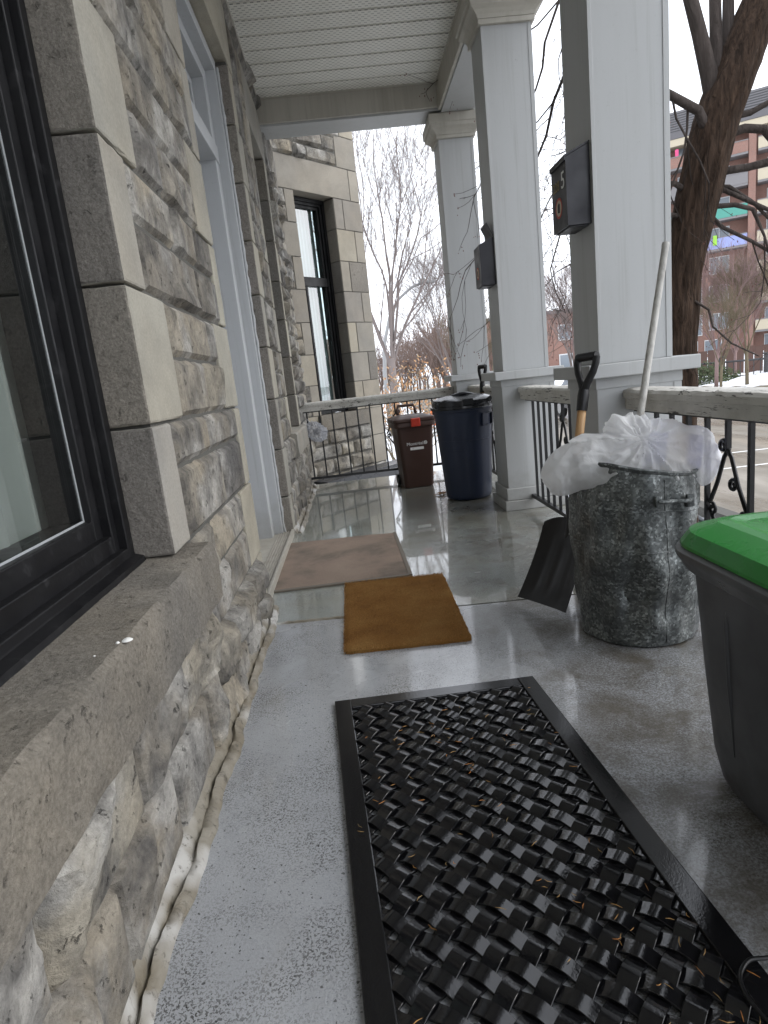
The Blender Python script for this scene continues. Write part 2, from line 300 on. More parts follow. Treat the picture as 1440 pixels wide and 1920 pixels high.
# outdoors
m=Mat('snow',(.80,.82,.86),.6); v=m.world(); c=m.mix(m.noise(v,.8,6,.65,.3,.45,.75),(.80,.82,.85),(.50,.50,.49)); m.color(c); m.bump(m.noise(v,3,6),.5,.08); MT['snow']=m.m
m=Mat('yard_ground',(.1,.08,.05),.9); v=m.world(); sn=m.noise(v,.55,6,.6,.3,.46,.54); c=m.mix(m.noise(v,6,5,.6,0,.3,.7),(.12,.10,.055),(.07,.055,.035)); c=m.mix(sn,c,(.74,.76,.79)); m.color(c); m.bump(m.noise(v,5,6),.5,.05); MT['yard']=m.m
m=Mat('wet_asphalt',(.13,.12,.105),.3); v=m.world(); c=m.ramp(m.noise(m.world((1,.28,1)),1.1,6,.6,.3),[(.3,(.22,.185,.14)),(.5,(.15,.13,.10)),(.7,(.27,.24,.20))]); m.color(c); m.rough(m.rng(m.noise(m.world((1,.3,1)),.9,4),.35,.65,.12,.5)); m.bump(m.noise(v,40,4),.2,.01); MT['asphalt']=m.m
MT['roadpaint']=Mat('road_paint',(.7,.7,.68),.6).m
def bark(name,c0,c1,sc):
    m=Mat(name,c0,.9,spec=.15); v=m.co((sc,sc,sc*.13)); n=m.noise(v,1,7,.7,.8,.3,.7); c=m.mix(n,c0,c1); m.color(c); m.bump(n,1.,.03); return m.m
MT['bark']=bark('ridged_bark',(.013,.009,.0065),(.12,.078,.055),30)
MT['bark2']=bark('bare_branch',(.055,.045,.04),(.12,.10,.09),12)
MT['twig']=Mat('twig',(.20,.17,.16),.9,spec=.1).m
MT['twig_green']=Mat('olive_twig',(.15,.125,.085),.9,spec=.1).m
MT['twig_red']=Mat('reddish_twig',(.25,.175,.165),.9,spec=.1).m
MT['twig_far']=Mat('far_twig',(.20,.15,.13),.9,spec=.1).m
MT['bud']=Mat('red_bud',(.13,.045,.035),.7).m
m=Mat('dry_leaf',(.4,.17,.05),.8); m.color(m.ramp(m.n('NewGeometry').outputs['Random Per Island'],[(0,(.42,.25,.12)),(.5,(.34,.16,.07)),(1,(.38,.27,.15))])); MT['leaf']=m.m
m=Mat('evergreen',(.05,.07,.025),.8); MT['evergreen']=m.m
m=Mat('needle',(.45,.2,.05),.6); m.color(m.ramp(m.n('NewGeometry').outputs['Random Per Island'],[(0,(.55,.20,.04)),(.4,(.42,.22,.06)),(1,(.30,.22,.09))])); MT['needle']=m.m
def brick(name,c1,c2,mo,sc):
    m=Mat(name,c1,.85); b=m.n('TexBrick'); b.inputs['Color1'].default_value=(*c1,1); b.inputs['Color2'].default_value=(*c2,1); b.inputs['Mortar'].default_value=(*mo,1); b.inputs['Scale'].default_value=sc
    m.l(m.co(rot=(R(90),0,0)),b.inputs[0]); c=m.mix(.4,b.outputs[0],m.ramp(m.noise(m.world(),.4,5),[(.3,(.7,.7,.7)),(.7,(1.1,1.1,1.1))]),'MULTIPLY'); m.color(c); return m.m
MT['brick']=brick('apartment_brick',(.30,.150,.115),(.25,.13,.10),(.28,.24,.21),4)
MT['cream']=Mat('cream_panel',(.50,.44,.33),.8).m
MT['roofgrey']=Mat('grey_roof_siding',(.13,.125,.13),.7).m
MT['apglass']=Mat('apartment_glass',(.22,.25,.28),.12).m
MT['apwhite']=Mat('white_window_frame',(.65,.66,.66),.6).m
MT['balgreen']=Mat('green_balcony_panel',(.08,.30,.24),.6).m
MT['balblue']=Mat('blue_balcony_panel',(.28,.32,.58),.6).m
MT['balgrey']=Mat('grey_balcony_panel',(.20,.19,.19),.6).m
MT['pink']=Mat('pink_plastic',(.7,.08,.22),.6).m
MT['lime']=Mat('lime_plastic',(.30,.6,.06),.6).m
MT['fencegrey']=Mat('weathered_fence',(.07,.07,.072),.8).m
MT['fencewood']=Mat('red_wood_fence',(.11,.065,.052),.85).m
MT['yellow']=Mat('yellow_plastic',(.7,.42,.02),.5).m
MT['carpaint']=Mat('car_paint',(.06,.065,.07),.25,.5).m
MT['tyre']=Mat('tyre_rubber',(.02,.02,.02),.8).m
MT['lampmetal']=Mat('lamp_post_metal',(.30,.30,.30),.5).m
MT['flash']=plastic('dark_flashing',(.05,.052,.058),.3,.2,(.2,.2,.2))

# ================================================================ SETTING: ground, street, porch floor
GZ=-1.0
mb=MB(); N=60
mb.add([(-700,-500,GZ-.02),(900,-500,GZ-.02),(900,900,GZ-.02),(-700,900,GZ-.02)],[(0,1,2,3)])
tag(mb.build('ground',MT['yard']),kind='structure')
mb=MB(); mb.add([(4.2,-40,GZ-.012),(11.2,-40,GZ-.012),(11.2,19,GZ-.012),(16,120,GZ-.012),(4.2,120,GZ-.012)],[(0,1,2,3,4)])
street=tag(mb.build('street',MT['asphalt']),kind='structure')
for i,(y,x0,x1) in enumerate(((9.65,5.6,7.4),(11.0,6.3,8.2))):
    b=MB(); b.add([(x0,y-.035,GZ-.008),(x1,y-.035,GZ-.008),(x1,y+.035,GZ-.008),(x0,y+.035,GZ-.008)],[(0,1,2,3)]); b.build('painted_line',MT['roadpaint'],street)
b=MB(); b.box(11.2,11.38,-40,19,GZ-.05,GZ+.10); b.box(4.02,4.2,-40,120,GZ-.05,GZ+.10); tag(b.build('kerb',MT['mortar']),kind='structure')
# snow banks: a lumpy sheet rising beyond the street, and patches on the near yard
def lump(name,x0,x1,y0,y1,nx,ny,fn,mat,kind='structure'):
    b=MB(); vs=[];fs=[]
    for j in range(ny+1):
        for i in range(nx+1):
            x=x0+(x1-x0)*i/nx; y=y0+(y1-y0)*j/ny; vs.append((x,y,fn(x,y)))
    for j in range(ny):
        for i in range(nx):
            a=j*(nx+1)+i; fs.append((a,a+1,a+nx+2,a+nx+1))
    b.add(vs,fs); return tag(b.build(name,mat,smooth=True),kind=kind)
def bankz(x,y):
    t=max(0,min(1,(x-10.6)/3.5)); return GZ-.03+(.28+.35*fbm((x*.35,y*.35,1.2)))*t*(1.0)+ .0*(x-11)
lump('snow_bank',10.9,60,6,60,80,90,lambda x,y:GZ-.10+min(1,max(0,(x-11.2)/3))*(.20+.45*fbm((x*.3,y*.3,3.)))+.02*max(0,x-13),MT['snow'])
lump('grass_verge',11.38,24,8,30,40,50,lambda x,y:GZ+.0+.06*fbm((x*.5,y*.5,9.))+.02*max(0,x-13)+(.10 if x>11.5 else 0),MT['yard'])
lump('front_snow',-6,4.0,6.6,60,70,150,lambda x,y:GZ-.06+(.16+.42*fbm((x*.55,y*.55,5.)))*min(1,max(0,(4.-x)/.4)),MT['snow'])
# floor
pf=tag(MB().box(-.60,1.44,-5,6.44,-.30,-.012).build('porch_floor',MT['mortar']),kind='structure')
b=MB(); b.box(1.30,1.47,-5,6.46,-1.05,-.31); b.box(-.6,1.47,6.40,6.47,-1.05,-.31); tag(b.build('porch_foundation',MT['mortar']),kind='structure')
def slab(pts,mat,nsub):
    vs=[(x,y,0) for x,y in pts]+[(x,y,-.29) for x,y in pts]; n=len(pts)
    fs=[tuple(range(n)),tuple(range(n,2*n))[::-1]]+[(i+n,(i+1)%n+n,(i+1)%n,i) for i in range(n)]
    return MB().add(vs,fs).build('slab',mat,pf)
slab([(-.595,-5),(1.46,-5),(1.46,2.474),(-.595,2.597)],MT['slab_near'],1)
slab([(-.595,2.612),(1.46,2.484),(1.46,6.46),(-.595,6.46)],MT['slab_far'],1)
b=MB(); pts=[]
for i in range(30):
    t=i/29; x=-.46+.42*t; pts.append((x,2.606-.062*(x+.595)+.002*math.sin(i*1.7),-.002))
b.tube(pts,[.010+.004*mnoise.noise(Vector((i*.7,0,0))) for i in range(30)],6); b.build('joint_caulk',MT['caulk'],pf,smooth=True)

# ================================================================ HOUSE
house=empty('stone_house',(-.6,3,GZ)); tag(house,'grey and buff rock faced stone house with dressed stone corners along the porch','house')
house_inv=Matrix.Translation(house.location).inverted()
def hp(o,parent=None):
    """parent to the house (or a part of it) keeping world coordinates"""
    p=parent or house
    o.parent=p; o.matrix_parent_inverse=house_inv if p is house else Matrix.Identity(4)
    return o
WX=-.5
YD0,YD1=2.84,4.25            # door opening
YW0,YW1=.40,1.585            # near window
YV0,YV1=5.08,5.87            # far window
ZT=4.6
# backing wall with openings (mortar)
def wall_cells(ys,zs,holes,x0,x1):
    b=MB()
    for i in range(len(ys)-1):
        for j in range(len(zs)-1):
            yc=(ys[i]+ys[i+1])/2; zc_=(zs[j]+zs[j+1])/2
            if any(h[0]<yc<h[1] and h[2]<zc_<h[3] for h in holes): continue
            b.box(x0,x1,ys[i],ys[i+1],zs[j],zs[j+1])
    bm=bmesh.new(); me=bpy.data.meshes.new('t'); me.from_pydata(b.v,[],b.f); bm.from_mesh(me); bmesh.ops.remove_doubles(bm,verts=bm.verts,dist=1e-5)
    # drop internal coincident faces
    seen={}
    for f in bm.faces: seen.setdefault(tuple(sorted(v.index for v in f.verts)),[]).append(f)
    bmesh.ops.delete(bm,geom=[f for k,l in seen.items() if len(l)>1 for f in l],context='FACES_ONLY')
    bm.verts.index_update(); o=MB(); o.add([v.co[:] for v in bm.verts],[[v.index for v in f.verts] for f in bm.faces]); bm.free(); return o
HG=.03
holes=[(YD0-HG,YD1+HG,-.2,2.99),(YW0-HG,YW1+HG,.58,2.98),(YV0-HG,YV1+HG,.62,2.98)]
front=hp(wall_cells([-6,YW0-HG,YW1+HG,YD0-HG,YD1+HG,YV0-HG,YV1+HG,7.3],[-1.02,-.2,.58,.62,2.98,2.99,ZT],holes,-.95,-.511).build('front_wall',MT['mortar']))
SIDE=Matrix.Translation((WX,0,0))
def rock_mesh(w,h,bulge,seed,res,marg=.012,wob=.006):
    """rock-faced block: local u along wall, v up, bulging along +n; returns list verts (u,v,n), faces"""
    rnd=random.Random(seed); nu=max(4,int(w/res)); nv=max(4,int(h/res))
    planes=[]
    for k in range(rnd.randint(4,7)):
        a=rnd.uniform(0,6.28); pu=w*rnd.uniform(.15,.85); pv=h*rnd.uniform(.2,.8); sl_=rnd.uniform(.05,.40)*(1.5 if bulge>.035 else 1)
        planes.append((math.cos(a)*sl_,math.sin(a)*sl_,pu,pv,bulge*rnd.uniform(.75,1.15)))
    vs=[];fs=[]
    for j in range(nv+1):
        for i in range(nu+1):
            u=w*i/nu; v=h*j/nv; e=min(u,w-u,v,h-v)
            hh=min([bulge*1.2]+[c-((u-pu)*a+(v-pv)*b_) for a,b_,pu,pv,c in planes])
            q=Vector((u*7+seed*3.1,v*7,seed*1.7))
            cl=mnoise.cell_vector(q*1.3+Vector((mnoise.noise(q),mnoise.noise(q+Vector((4,4,4))),0))*.5); hh+= .22*bulge*mnoise.noise(q)+.32*bulge*(cl.x-.5)+.10*bulge*(1-2*abs(mnoise.noise(q*2.7)))+.07*bulge*mnoise.noise(q*6.5)
            ed=min(1,e/(.034+.014*mnoise.noise(q*1.5))) if e>0 else 0
            ed=max(0,ed); ed=1-(1-ed)**2
            n=.002+(max(hh,.25*bulge))*ed
            du=dv=0
            if e<=1e-6:
                n=-.014; du=wob*mnoise.noise(q*2); dv=wob*mnoise.noise(q*2+Vector((9,9,9)))
            vs.append((u+du,v+dv,n))
    for j in range(nv):
        for i in range(nu):
            a=j*(nu+1)+i; fs.append((a,a+1,a+nu+2,a+nu+1))
    return vs,fs
class Face:
    """a vertical wall plane: origin, along direction, outward normal"""
    def __init__(s,o,d,n): s.o=Vector(o); s.d=Vector(d); s.n=Vector(n)
    def p(s,u,v,n): q=s.o+s.d*u+s.n*n; return (q.x,q.y,q.z+v)
FW=Face((WX,0,0),(0,1,0),(1,0,0))
SEED=[1]
def rock(F,u0,u1,v0,v1,bulge=.05,res=.02,parent=None,gap=.0022):
    SEED[0]+=1; u0+=gap;u1-=gap;v0+=gap;v1-=gap
    if u1-u0<.02 or v1-v0<.02: return
    vs,fs=rock_mesh(u1-u0,v1-v0,bulge,SEED[0],res)
    flip=F.d.cross(Vector((0,0,1))).dot(F.n)<0
    b=MB(); b.add([F.p(u0+a,v0+c,n) for a,c,n in vs],[f[::-1] if flip else f for f in fs])
    hp(b.build('stone',MT['rock'],smooth=True,angle=24),parent or front)
def ash(F,u0,u1,v0,v1,mat='ashlar',proud=0.,depth=.08,parent=None,gap=.004,ch=.004,name='dressed_stone'):
    """smooth block with slightly irregular edges"""
    SEED[0]+=1; rnd=random.Random(SEED[0]); u0+=gap;u1-=gap;v0+=gap;v1-=gap
    nu=max(2,int((u1-u0)/.07)); nv=max(2,int((v1-v0)/.07)); rings=[]
    per=[(u0+(u1-u0)*i/nu,v0) for i in range(nu)]+[(u1,v0+(v1-v0)*i/nv) for i in range(nv)]+[(u1-(u1-u0)*i/nu,v1) for i in range(nu)]+[(u0,v1-(v1-v0)*i/nv) for i in range(nv)]
    def jit(p,k,am): q=Vector((p[0]*9+SEED[0],p[1]*9,k)); return (p[0]+am*mnoise.noise(q),p[1]+am*mnoise.noise(q+Vector((5,5,5))))
    cu,cv=(u0+u1)/2,(v0+v1)/2
    def ring(ins,n,k,am):
        out=[]
        for p in per:
            a=jit(p,k,am); a=(a[0]+(ins if p[0]<=u0 else -ins if p[0]>=u1 else 0),a[1]+(ins if p[1]<=v0 else -ins if p[1]>=v1 else 0)); out.append(F.p(a[0],a[1],n))
        return out
    r=[ring(0,proud-depth,1,.002),ring(0,proud-ch,1,.002),ring(ch,proud,2,.002)]
    flip=F.d.cross(Vector((0,0,1))).dot(F.n)<0
    if flip: r=[x[::-1] for x in r]
    b=MB(); b.loft([x[::-1] for x in r] if False else r)
    me_o=b.build(name,MT[mat])
    return hp(me_o,parent or front)
zc=[-.06,.28,.61,.95,1.29,1.62,1.95,2.29,2.62,2.95,3.28,3.61,4.0]
JD=.10
# near window quoins: front block + jamb return in one stone shape (two meshes: face and reveal)
def quoin(yc,sgn,z0,z1,w,depth,front_mat='ashlar'):
    """L-corner stone. yc = corner y; sgn=+1 stone lies towards +y; w front width; depth reveal depth"""
    y0,y1=(yc,yc+w) if sgn>0 else (yc-w,yc)
    SEED[0]+=1; q=SEED[0]; g=.004
    x0_,x1_=WX-depth,WX+.002; ya_,yb_=y0+(0 if sgn>0 else g),y1-(g if sgn>0 else 0); za_,zb_=z0+g,z1-g
    bm=bmesh.new(); bmesh.ops.create_cube(bm,size=1)
    for v in bm.verts: v.co=Vector(((x0_+x1_)/2+v.co.x*(x1_-x0_),(ya_+yb_)/2+v.co.y*(yb_-ya_),(za_+zb_)/2+v.co.z*(zb_-za_)))
    bmesh.ops.bevel(bm,geom=bm.edges[:],offset=.007,segments=2,affect='EDGES',profile=.6)
    bmesh.ops.subdivide_edges(bm,edges=[e for e in bm.edges if e.calc_length()>.06],cuts=9,use_grid_fill=True)
    bm.normal_update()
    for v in bm.verts:
        p=v.co+Vector((q*1.3,0,0)); sharp=sum(1 for a in v.normal if abs(a)>.25)
        am=.0012*mnoise.noise(p*22)+.0008*mnoise.noise(p*55)
        if sharp>1: am-=.004*max(0,mnoise.noise(p*13))+.005*max(0,mnoise.noise(p*31)-.15)
        v.co+=v.normal*am
    bm.verts.index_update(); b=MB(); b.add([v.co[:] for v in bm.verts],[[v.index for v in f.verts] for f in bm.faces]); bm.free()
    # reveal face gets the tooled finish
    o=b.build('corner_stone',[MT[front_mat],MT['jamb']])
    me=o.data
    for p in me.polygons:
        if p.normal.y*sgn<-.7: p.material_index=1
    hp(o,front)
cidx=range(2,9)
for k in cidx:
    quoin(YW1,1,zc[k],zc[k+1],.165 if k%2==0 else (.315 if k==3 else .285),.19)
# door near-side quoins and far-side quoins
for k in range(0,9):
    if k==0: z0,z1=0.0,.28
    else: z0,z1=zc[k],zc[k+1]
    quoin(YD0,-1,z0,z1,.12 if k%2==0 else .28,.15)
    quoin(YD1,1,z0,z1,.15 if k%2==0 else .24,.15)
# lintels over door and windows
ash(FW,YD0-.22,YD1+.22,2.97,3.36,depth=.2); ash(FW,YW0-.2,YW1+.3,2.95,3.33,depth=.2); ash(FW,YV0-.15,YV1+.2,2.95,3.33,depth=.2)
# far window quoins
for k in range(2,9):
    z0=.66 if k==2 else zc[k]
    quoin(YV0,-1,z0,zc[k+1],.10 if k%2 else .20,.16); quoin(YV1,1,z0,zc[k+1],.10 if k%2 else .17,.16)
# rubble panel between near window and door
def panel(y0f,y1f,courses,bul=.05,res=.018):
    for (z0,z1,cuts) in courses:
        k=max(i for i in range(len(zc)) if zc[i]<=z0+.02)
        a=y0f(k); e=y1f(k); cs=[a]+[c for c in cuts if a+.08<c<e-.06]+[e]
        for i in range(len(cs)-1): rock(FW,cs[i],cs[i+1],z0,z1,bul*random.uniform(.75,1.35),res)
qa=lambda k: YW1+(.165 if k%2==0 else (.315 if k==3 else .285)) if k>=2 else 1.76
qb=lambda k: YD0-(.12 if k%2==0 else .28)
panel(qa,qb,[(.45,.61,[2.02]),(.28,.45,[2.15]),(.61,.82,[2.30]),(.82,.95,[2.18]),(.95,1.13,[2.28]),(1.13,1.29,[2.42]),(1.29,1.47,[2.37]),(1.47,1.62,[2.15,2.45]),
 (1.62,1.79,[2.12]),(1.79,1.95,[2.3]),(1.95,2.13,[2.05,2.4]),(2.13,2.29,[2.25]),(2.29,2.47,[2.1,2.5]),(2.47,2.62,[2.3]),(2.62,2.95,[2.2]),(2.95,3.28,[2.1]),(3.28,3.61,[2.3])],.0155)
panel(lambda k:1.76,lambda k:YD0-.12,[(.13,.28,[2.0,2.42]),(-.03,.13,[2.2,2.55])],.055)
# under the near window sill
for z0,z1,cs in ((.22,.425,[-.4,-.05,.42,.72,1.10,1.42,1.76]),(.02,.22,[-.4,.2,.55,.93,1.27,1.60,1.76])):
    for i in range(len(cs)-1): rock(FW,cs[i],cs[i+1],z0,z1,.052*random.uniform(.7,1.3),.013)
for z0,z1,cs in ((-.05,.4,[-2.2,-1.3,-.4]),(.4,1.0,[-2.2,-1.4,-.6,.1]),(1.,1.6,[-2.2,-1.2,-.5,.1]),(1.6,2.3,[-2.2,-1.,.1]),(2.3,2.95,[-2.2,-.9,.1]),(2.95,3.6,[-2.2,-.9,.2])):
    for i in range(len(cs)-1): rock(FW,cs[i],cs[i+1],z0,z1,.05,.05)
for k in range(2,9): quoin(YW0,-1,zc[k],zc[k+1],.17 if k%2 else .3,.19)
for z0,z1,cs in ((3.36,3.62,[.2,1.0,1.9,2.7,3.4,4.1,4.8,5.6,6.3,7.0]),(3.62,4.1,[.2,1.3,2.5,3.6,4.7,5.9,7.0])):
    for i in range(len(cs)-1): rock(FW,cs[i],cs[i+1],z0,z1,.045,.04)
# rubble between door and far window
qc=lambda k: YD1+(.15 if k%2==0 else .24)
qd=lambda k: YV0-(.10 if k%2 else .20)
panel(qc,lambda k: qd(k) if k>=2 else 5.0,[(.0,.16,[4.7]),(.16,.30,[4.62]),(.30,.46,[4.75]),(.46,.64,[4.6]),(.64,.80,[4.7]),(.80,.95,[]),(.95,1.13,[4.72]),(1.13,1.29,[4.6]),(1.29,1.46,[4.75]),(1.46,1.62,[]),(1.62,1.8,[4.7]),(1.8,1.95,[4.6]),(1.95,2.12,[4.75]),(2.12,2.29,[4.65]),(2.29,2.62,[4.7]),(2.62,2.95,[4.65]),(2.95,3.3,[4.7])],.022,.02)
for z0,z1,cs in ((.0,.14,[5.0,5.5,6.1,6.7,7.1]),(.14,.28,[5.0,5.35,5.9,6.4,7.1]),(.28,.44,[5.0,5.6,6.2,7.1])):
    for i in range(len(cs)-1): rock(FW,cs[i],cs[i+1],z0,z1,.045,.025)
qe=lambda k: YV1+(.10 if k%2 else .17)
for i in range(16):
    z0=.66+(2.95-.66)*i/16; z1=.66+(2.95-.66)*(i+1)/16; k=max(j for j in range(len(zc)) if zc[j]<=(z0+z1)/2)
    rock(FW,qe(k),6.35 if i%2 else 6.55,z0,z1,.055,.025); rock(FW,6.35 if i%2 else 6.55,7.1,z0,z1,.055,.025)
rock(FW,6.2,7.1,.44,.66,.05,.03); rock(FW,6.1,7.1,2.95,3.36,.05,.03)
# ---- sills
def sill_mesh(y0,y1,z0,z1,xf,xb,name,mat='sill',step=.03):
    b=MB(); rings=[]; n=max(6,int((y1-y0)/step))
    for i in range(n+1):
        y=y0+(y1-y0)*i/n; q=lambda a,b_: .007*mnoise.noise(Vector((y*9,a,b_)))+.004*mnoise.noise(Vector((y*31,a,b_)))
        prof=[(xb,z0),(xf-.012+q(1,0),z0+.003),(xf+q(1,1)*1.2,z0+.012+q(2,0)),(xf+q(1,3)*1.3,z0+(z1-z0)*.33+q(2,1)),(xf+q(1,6)*1.3,z0+(z1-z0)*.66),(xf-.002+q(1,9),z1-.012+q(3,1)*.5),(xf-.014+q(1,11),z1+q(4,4)*.3),(xf-.10,z1+.004+q(6,2)*.3),(xb,z1+.014)]
        rings.append([(x,y,z) for x,z in prof])
    b.loft(rings[::-1]); return hp(b.build(name,MT[mat],smooth=True,angle=40),front)
sill_mesh(YW0-.15,1.735,.43,.605,-.432,-.70,'window_sill')
sill_mesh(YV0-.10,6.15,.46,.655,-.452,-.68,'window_sill','ashlar')
# ---- near window (black, deep)
def ring(b,y0,y1,z0,z1,w,x0,x1,c=.003,wb=None):
    wb=wb or w
    b.box(x0,x1,y0,y0+w,z0,z1,c=c); b.box(x0,x1,y1-w,y1,z0,z1,c=c); b.box(x0+.0007,x1-.0007,y0+w-.001,y1-w+.001,z0,z0+wb,c=c); b.box(x0+.0007,x1-.0007,y0+w-.001,y1-w+.001,z1-w,z1,c=c)
def hwindow(y0,y1,z0,z1,xs,bot,rail=None):
    w=hp(MB().box(xs-.075,xs-.005,y0,y0+.012,z0,z1).build('window',MT['bframe']))
    b=MB(); ring(b,y0,y1,z0,z1,.036,xs-.12,xs,wb=bot[0]); ring(b,y0+.034,y1-.034,z0+bot[0]-.004,z1-.034,.030,xs-.14,xs-.022,wb=bot[1])
    hp(b.build('casing',MT['bframe']),w)
    b=MB(); ring(b,y0+.070,y1-.058,z0+bot[0]+bot[1]-.01,z1-.06,.046,xs-.15,xs-.045,wb=.055); hp(b.build('sash',MT['bframe']),w)
    gy0,gy1,gz0,gz1=y0+.116,y1-.104,z0+bot[0]+bot[1]+.045,z1-.106
    b=MB(); ring(b,gy0-.001,gy1+.001,gz0-.001,gz1+.001,.006,xs-.0655,xs-.0635,c=0); hp(b.build('spacer',MT['spacer']),w)
    b=MB(); b.box(xs-.070,xs-.066,gy0,gy1,gz0,gz1); hp(b.build('pane',MT['glass']),w)
    if rail: b=MB(); b.box(xs-.10,xs-.035,gy0-.01,gy1+.01,rail-.03,rail+.03,c=.004); hp(b.build('meeting_rail',MT['bframe']),w)
    return w
w1=hwindow(YW0,YW1,.605,2.95,-.60,(.05,.045))
# sloping black sub-sill with water film
b=MB(); b.loft([[(-.572,y,.606),(-.576,y,.624),(-.600,y,.632),(-.603,y,.648),(-.66,y,.660),(-.66,y,.606)] for y in (YW0+.002,YW1-.006)][::-1]); hp(b.build('drip_sill',MT['bframe']),w1)
# ---- curtains and interior behind the windows
def curtain(y0,y1,z0,z1,x,am=.02,per=.11):
    b=MB(); n=int((y1-y0)/.012); vs=[];fs=[]
    for i in range(n+1):
        y=y0+(y1-y0)*i/n; xx=x+am*math.sin(y*6.28/per)+.4*am*math.sin(y*17)
        vs+=[(xx,y,z0),(xx+.004,y,z1)]
    for i in range(n): fs.append((2*i,2*i+2,2*i+3,2*i+1))
    return b.add(vs,fs)
o=hp(curtain(YW0-.1,YW1+.1,.4,3.1,-.765,.022,.14).build('curtain',MT['curtain_grey'],smooth=True),w1)
w2=hwindow(YV0,YV1,.66,2.95,-.62,(.04,.03),1.9); hp(curtain(YV0-.1,YV1+.1,.5,3.,-.84).build('curtain',MT['curtain'],smooth=True),w2)
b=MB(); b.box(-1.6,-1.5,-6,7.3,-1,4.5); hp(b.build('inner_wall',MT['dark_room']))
# ---- door in its white frame
door=hp(MB().box(-.80,-.76,YD0,YD1,.05,2.4).build('door',MT['frame']))
b=MB()
b.box(-.80,-.57,YD0+.004,YD0+.05,.03,2.965,c=.003); b.box(-.80,-.63,YD0+.048,YD0+.14,.03,2.90,c=.004)
b.box(-.80,-.57,YD1-.050,YD1-.004,.03,2.965,c=.003); b.box(-.80,-.63,YD1-.14,YD1-.048,.03,2.90,c=.004)
b.box(-.80,-.571,YD0+.05,YD1-.05,2.90,2.964,c=.003); b.box(-.80,-.631,YD0+.13,YD1-.13,2.83,2.902,c=.003)
hp(b.build('door_frame',MT['frame']),door)
b=MB(); b.box(-.80,-.622,YD0+.052,YD1-.052,2.385,2.485,c=.004); hp(b.build('transom_bar',MT['frame']),door)
b=MB(); ring(b,YD0+.145,YD1-.145,2.49,2.825,.05,-.78,-.70); hp(b.build('transom_frame',MT['frame']),door)
b=MB(); b.box(-.745,-.741,YD0+.19,YD1-.19,2.535,2.78); hp(b.build('transom_pane',MT['glass']),door)
b=MB(); b.box(-.76,-.735,YD0+.25,YD1-.25,.35,1.15,c=.01); b.box(-.76,-.735,YD0+.25,YD1-.25,1.3,2.2,c=.01); hp(b.build('door_panel',MT['frame']),door)
b=MB(); b.tube([(-.76,YD0+.22,1.0),(-.70,YD0+.22,1.0),(-.69,YD0+.22,1.0)],[.012,.012,.03],12); hp(b.build('door_knob',MT['spacer'],smooth=True),door)
b=MB(); b.box(-.80,-.515,YD0+.003,YD1-.003,.0,.035,c=.004)
for i in range(5): b.box(-.60+.016*i,-.594+.016*i,YD0+.004,YD1-.004,.034,.040)
b.box(-.516,-.500,YD0-.02,YD1+.0,-.002,.05,c=.003); hp(b.build('threshold',MT['white2']),door)
# ragged caulk beside the frame
b=MB(); n=150; pts=[]; rr=[]
for i in range(n):
    z=.03+2.9*i/(n-1); pts.append((-.563+.006*mnoise.noise(Vector((z*14,1,0))),YD1-.004,z)); rr.append(.010+.007*mnoise.noise(Vector((z*22,5,0))))
b.tube(pts,rr,6); hp(b.build('frame_caulk',MT['frame'],smooth=True),door)

# ---- bay at the far end
bd=Vector((.69,.724,0)).normalized(); bn=Vector((bd.y,-bd.x,0))
BP=Face((-.5,7.05,0),bd,bn); BL=1.29
# side return faces so that the bay is a closed volume
bay=MB(); b0=BP.p(-.3,0,-.03); b1=BP.p(BL,0,-.03)
q=[Vector(b0)+bn*-.3,Vector(b0),Vector(b1),Vector(b1)+Vector((0,1.6,0)),Vector(b1)+Vector((-1.2,2.6,0)),Vector((-1.6,9.2,0))]
def bayloft(z0,z1): return [[(p.x,p.y,z) for p in q] for z in (z0,z1)]
# front plane has a window opening, so build it in pieces
def bay_box(u0,u1,v0,v1,d0=-.30,d1=-.008):
    vs=[BP.p(u,v,n) for v in (v0,v1) for n in (d0,d1) for u in (u0,u1)]
    return vs,[(0,2,3,1),(4,5,7,6),(0,1,5,4),(2,6,7,3),(0,4,6,2),(1,3,7,5)]
for a in ((-.3,.215,-1.05,5.2),(.845,BL-.01,-1.05,5.2),(.215,.845,-1.05,.65),(.215,.845,3.09,5.2)):
    vs,fs=bay_box(*a); bay.add(vs,fs)
c1=Vector(BP.p(BL-.01,0,-.03)); c2=c1+Vector((0.05,2.0,0))
for z0,z1 in ((-1.05,5.2),):
    bay.add([(c1.x,c1.y,z0),(c2.x,c2.y,z0),(c2.x,c2.y,z1),(c1.x,c1.y,z1),(c1.x-.3,c1.y,z0),(c2.x-.3,c2.y,z0),(c2.x-.3,c2.y,z1),(c1.x-.3,c1.y,z1)],[(0,1,2,3),(7,6,5,4),(3,2,6,7),(1,5,6,2)])
bay_o=hp(bay.build('bay_wall',MT['mortar']))
FS=Face((c1.x+.028,c1.y,0),(c2-c1).normalized(),Vector((1,-.025,0)).normalized())
bz=[.67,1.01,1.35,1.70,2.05,2.39,2.74,3.07,3.41]
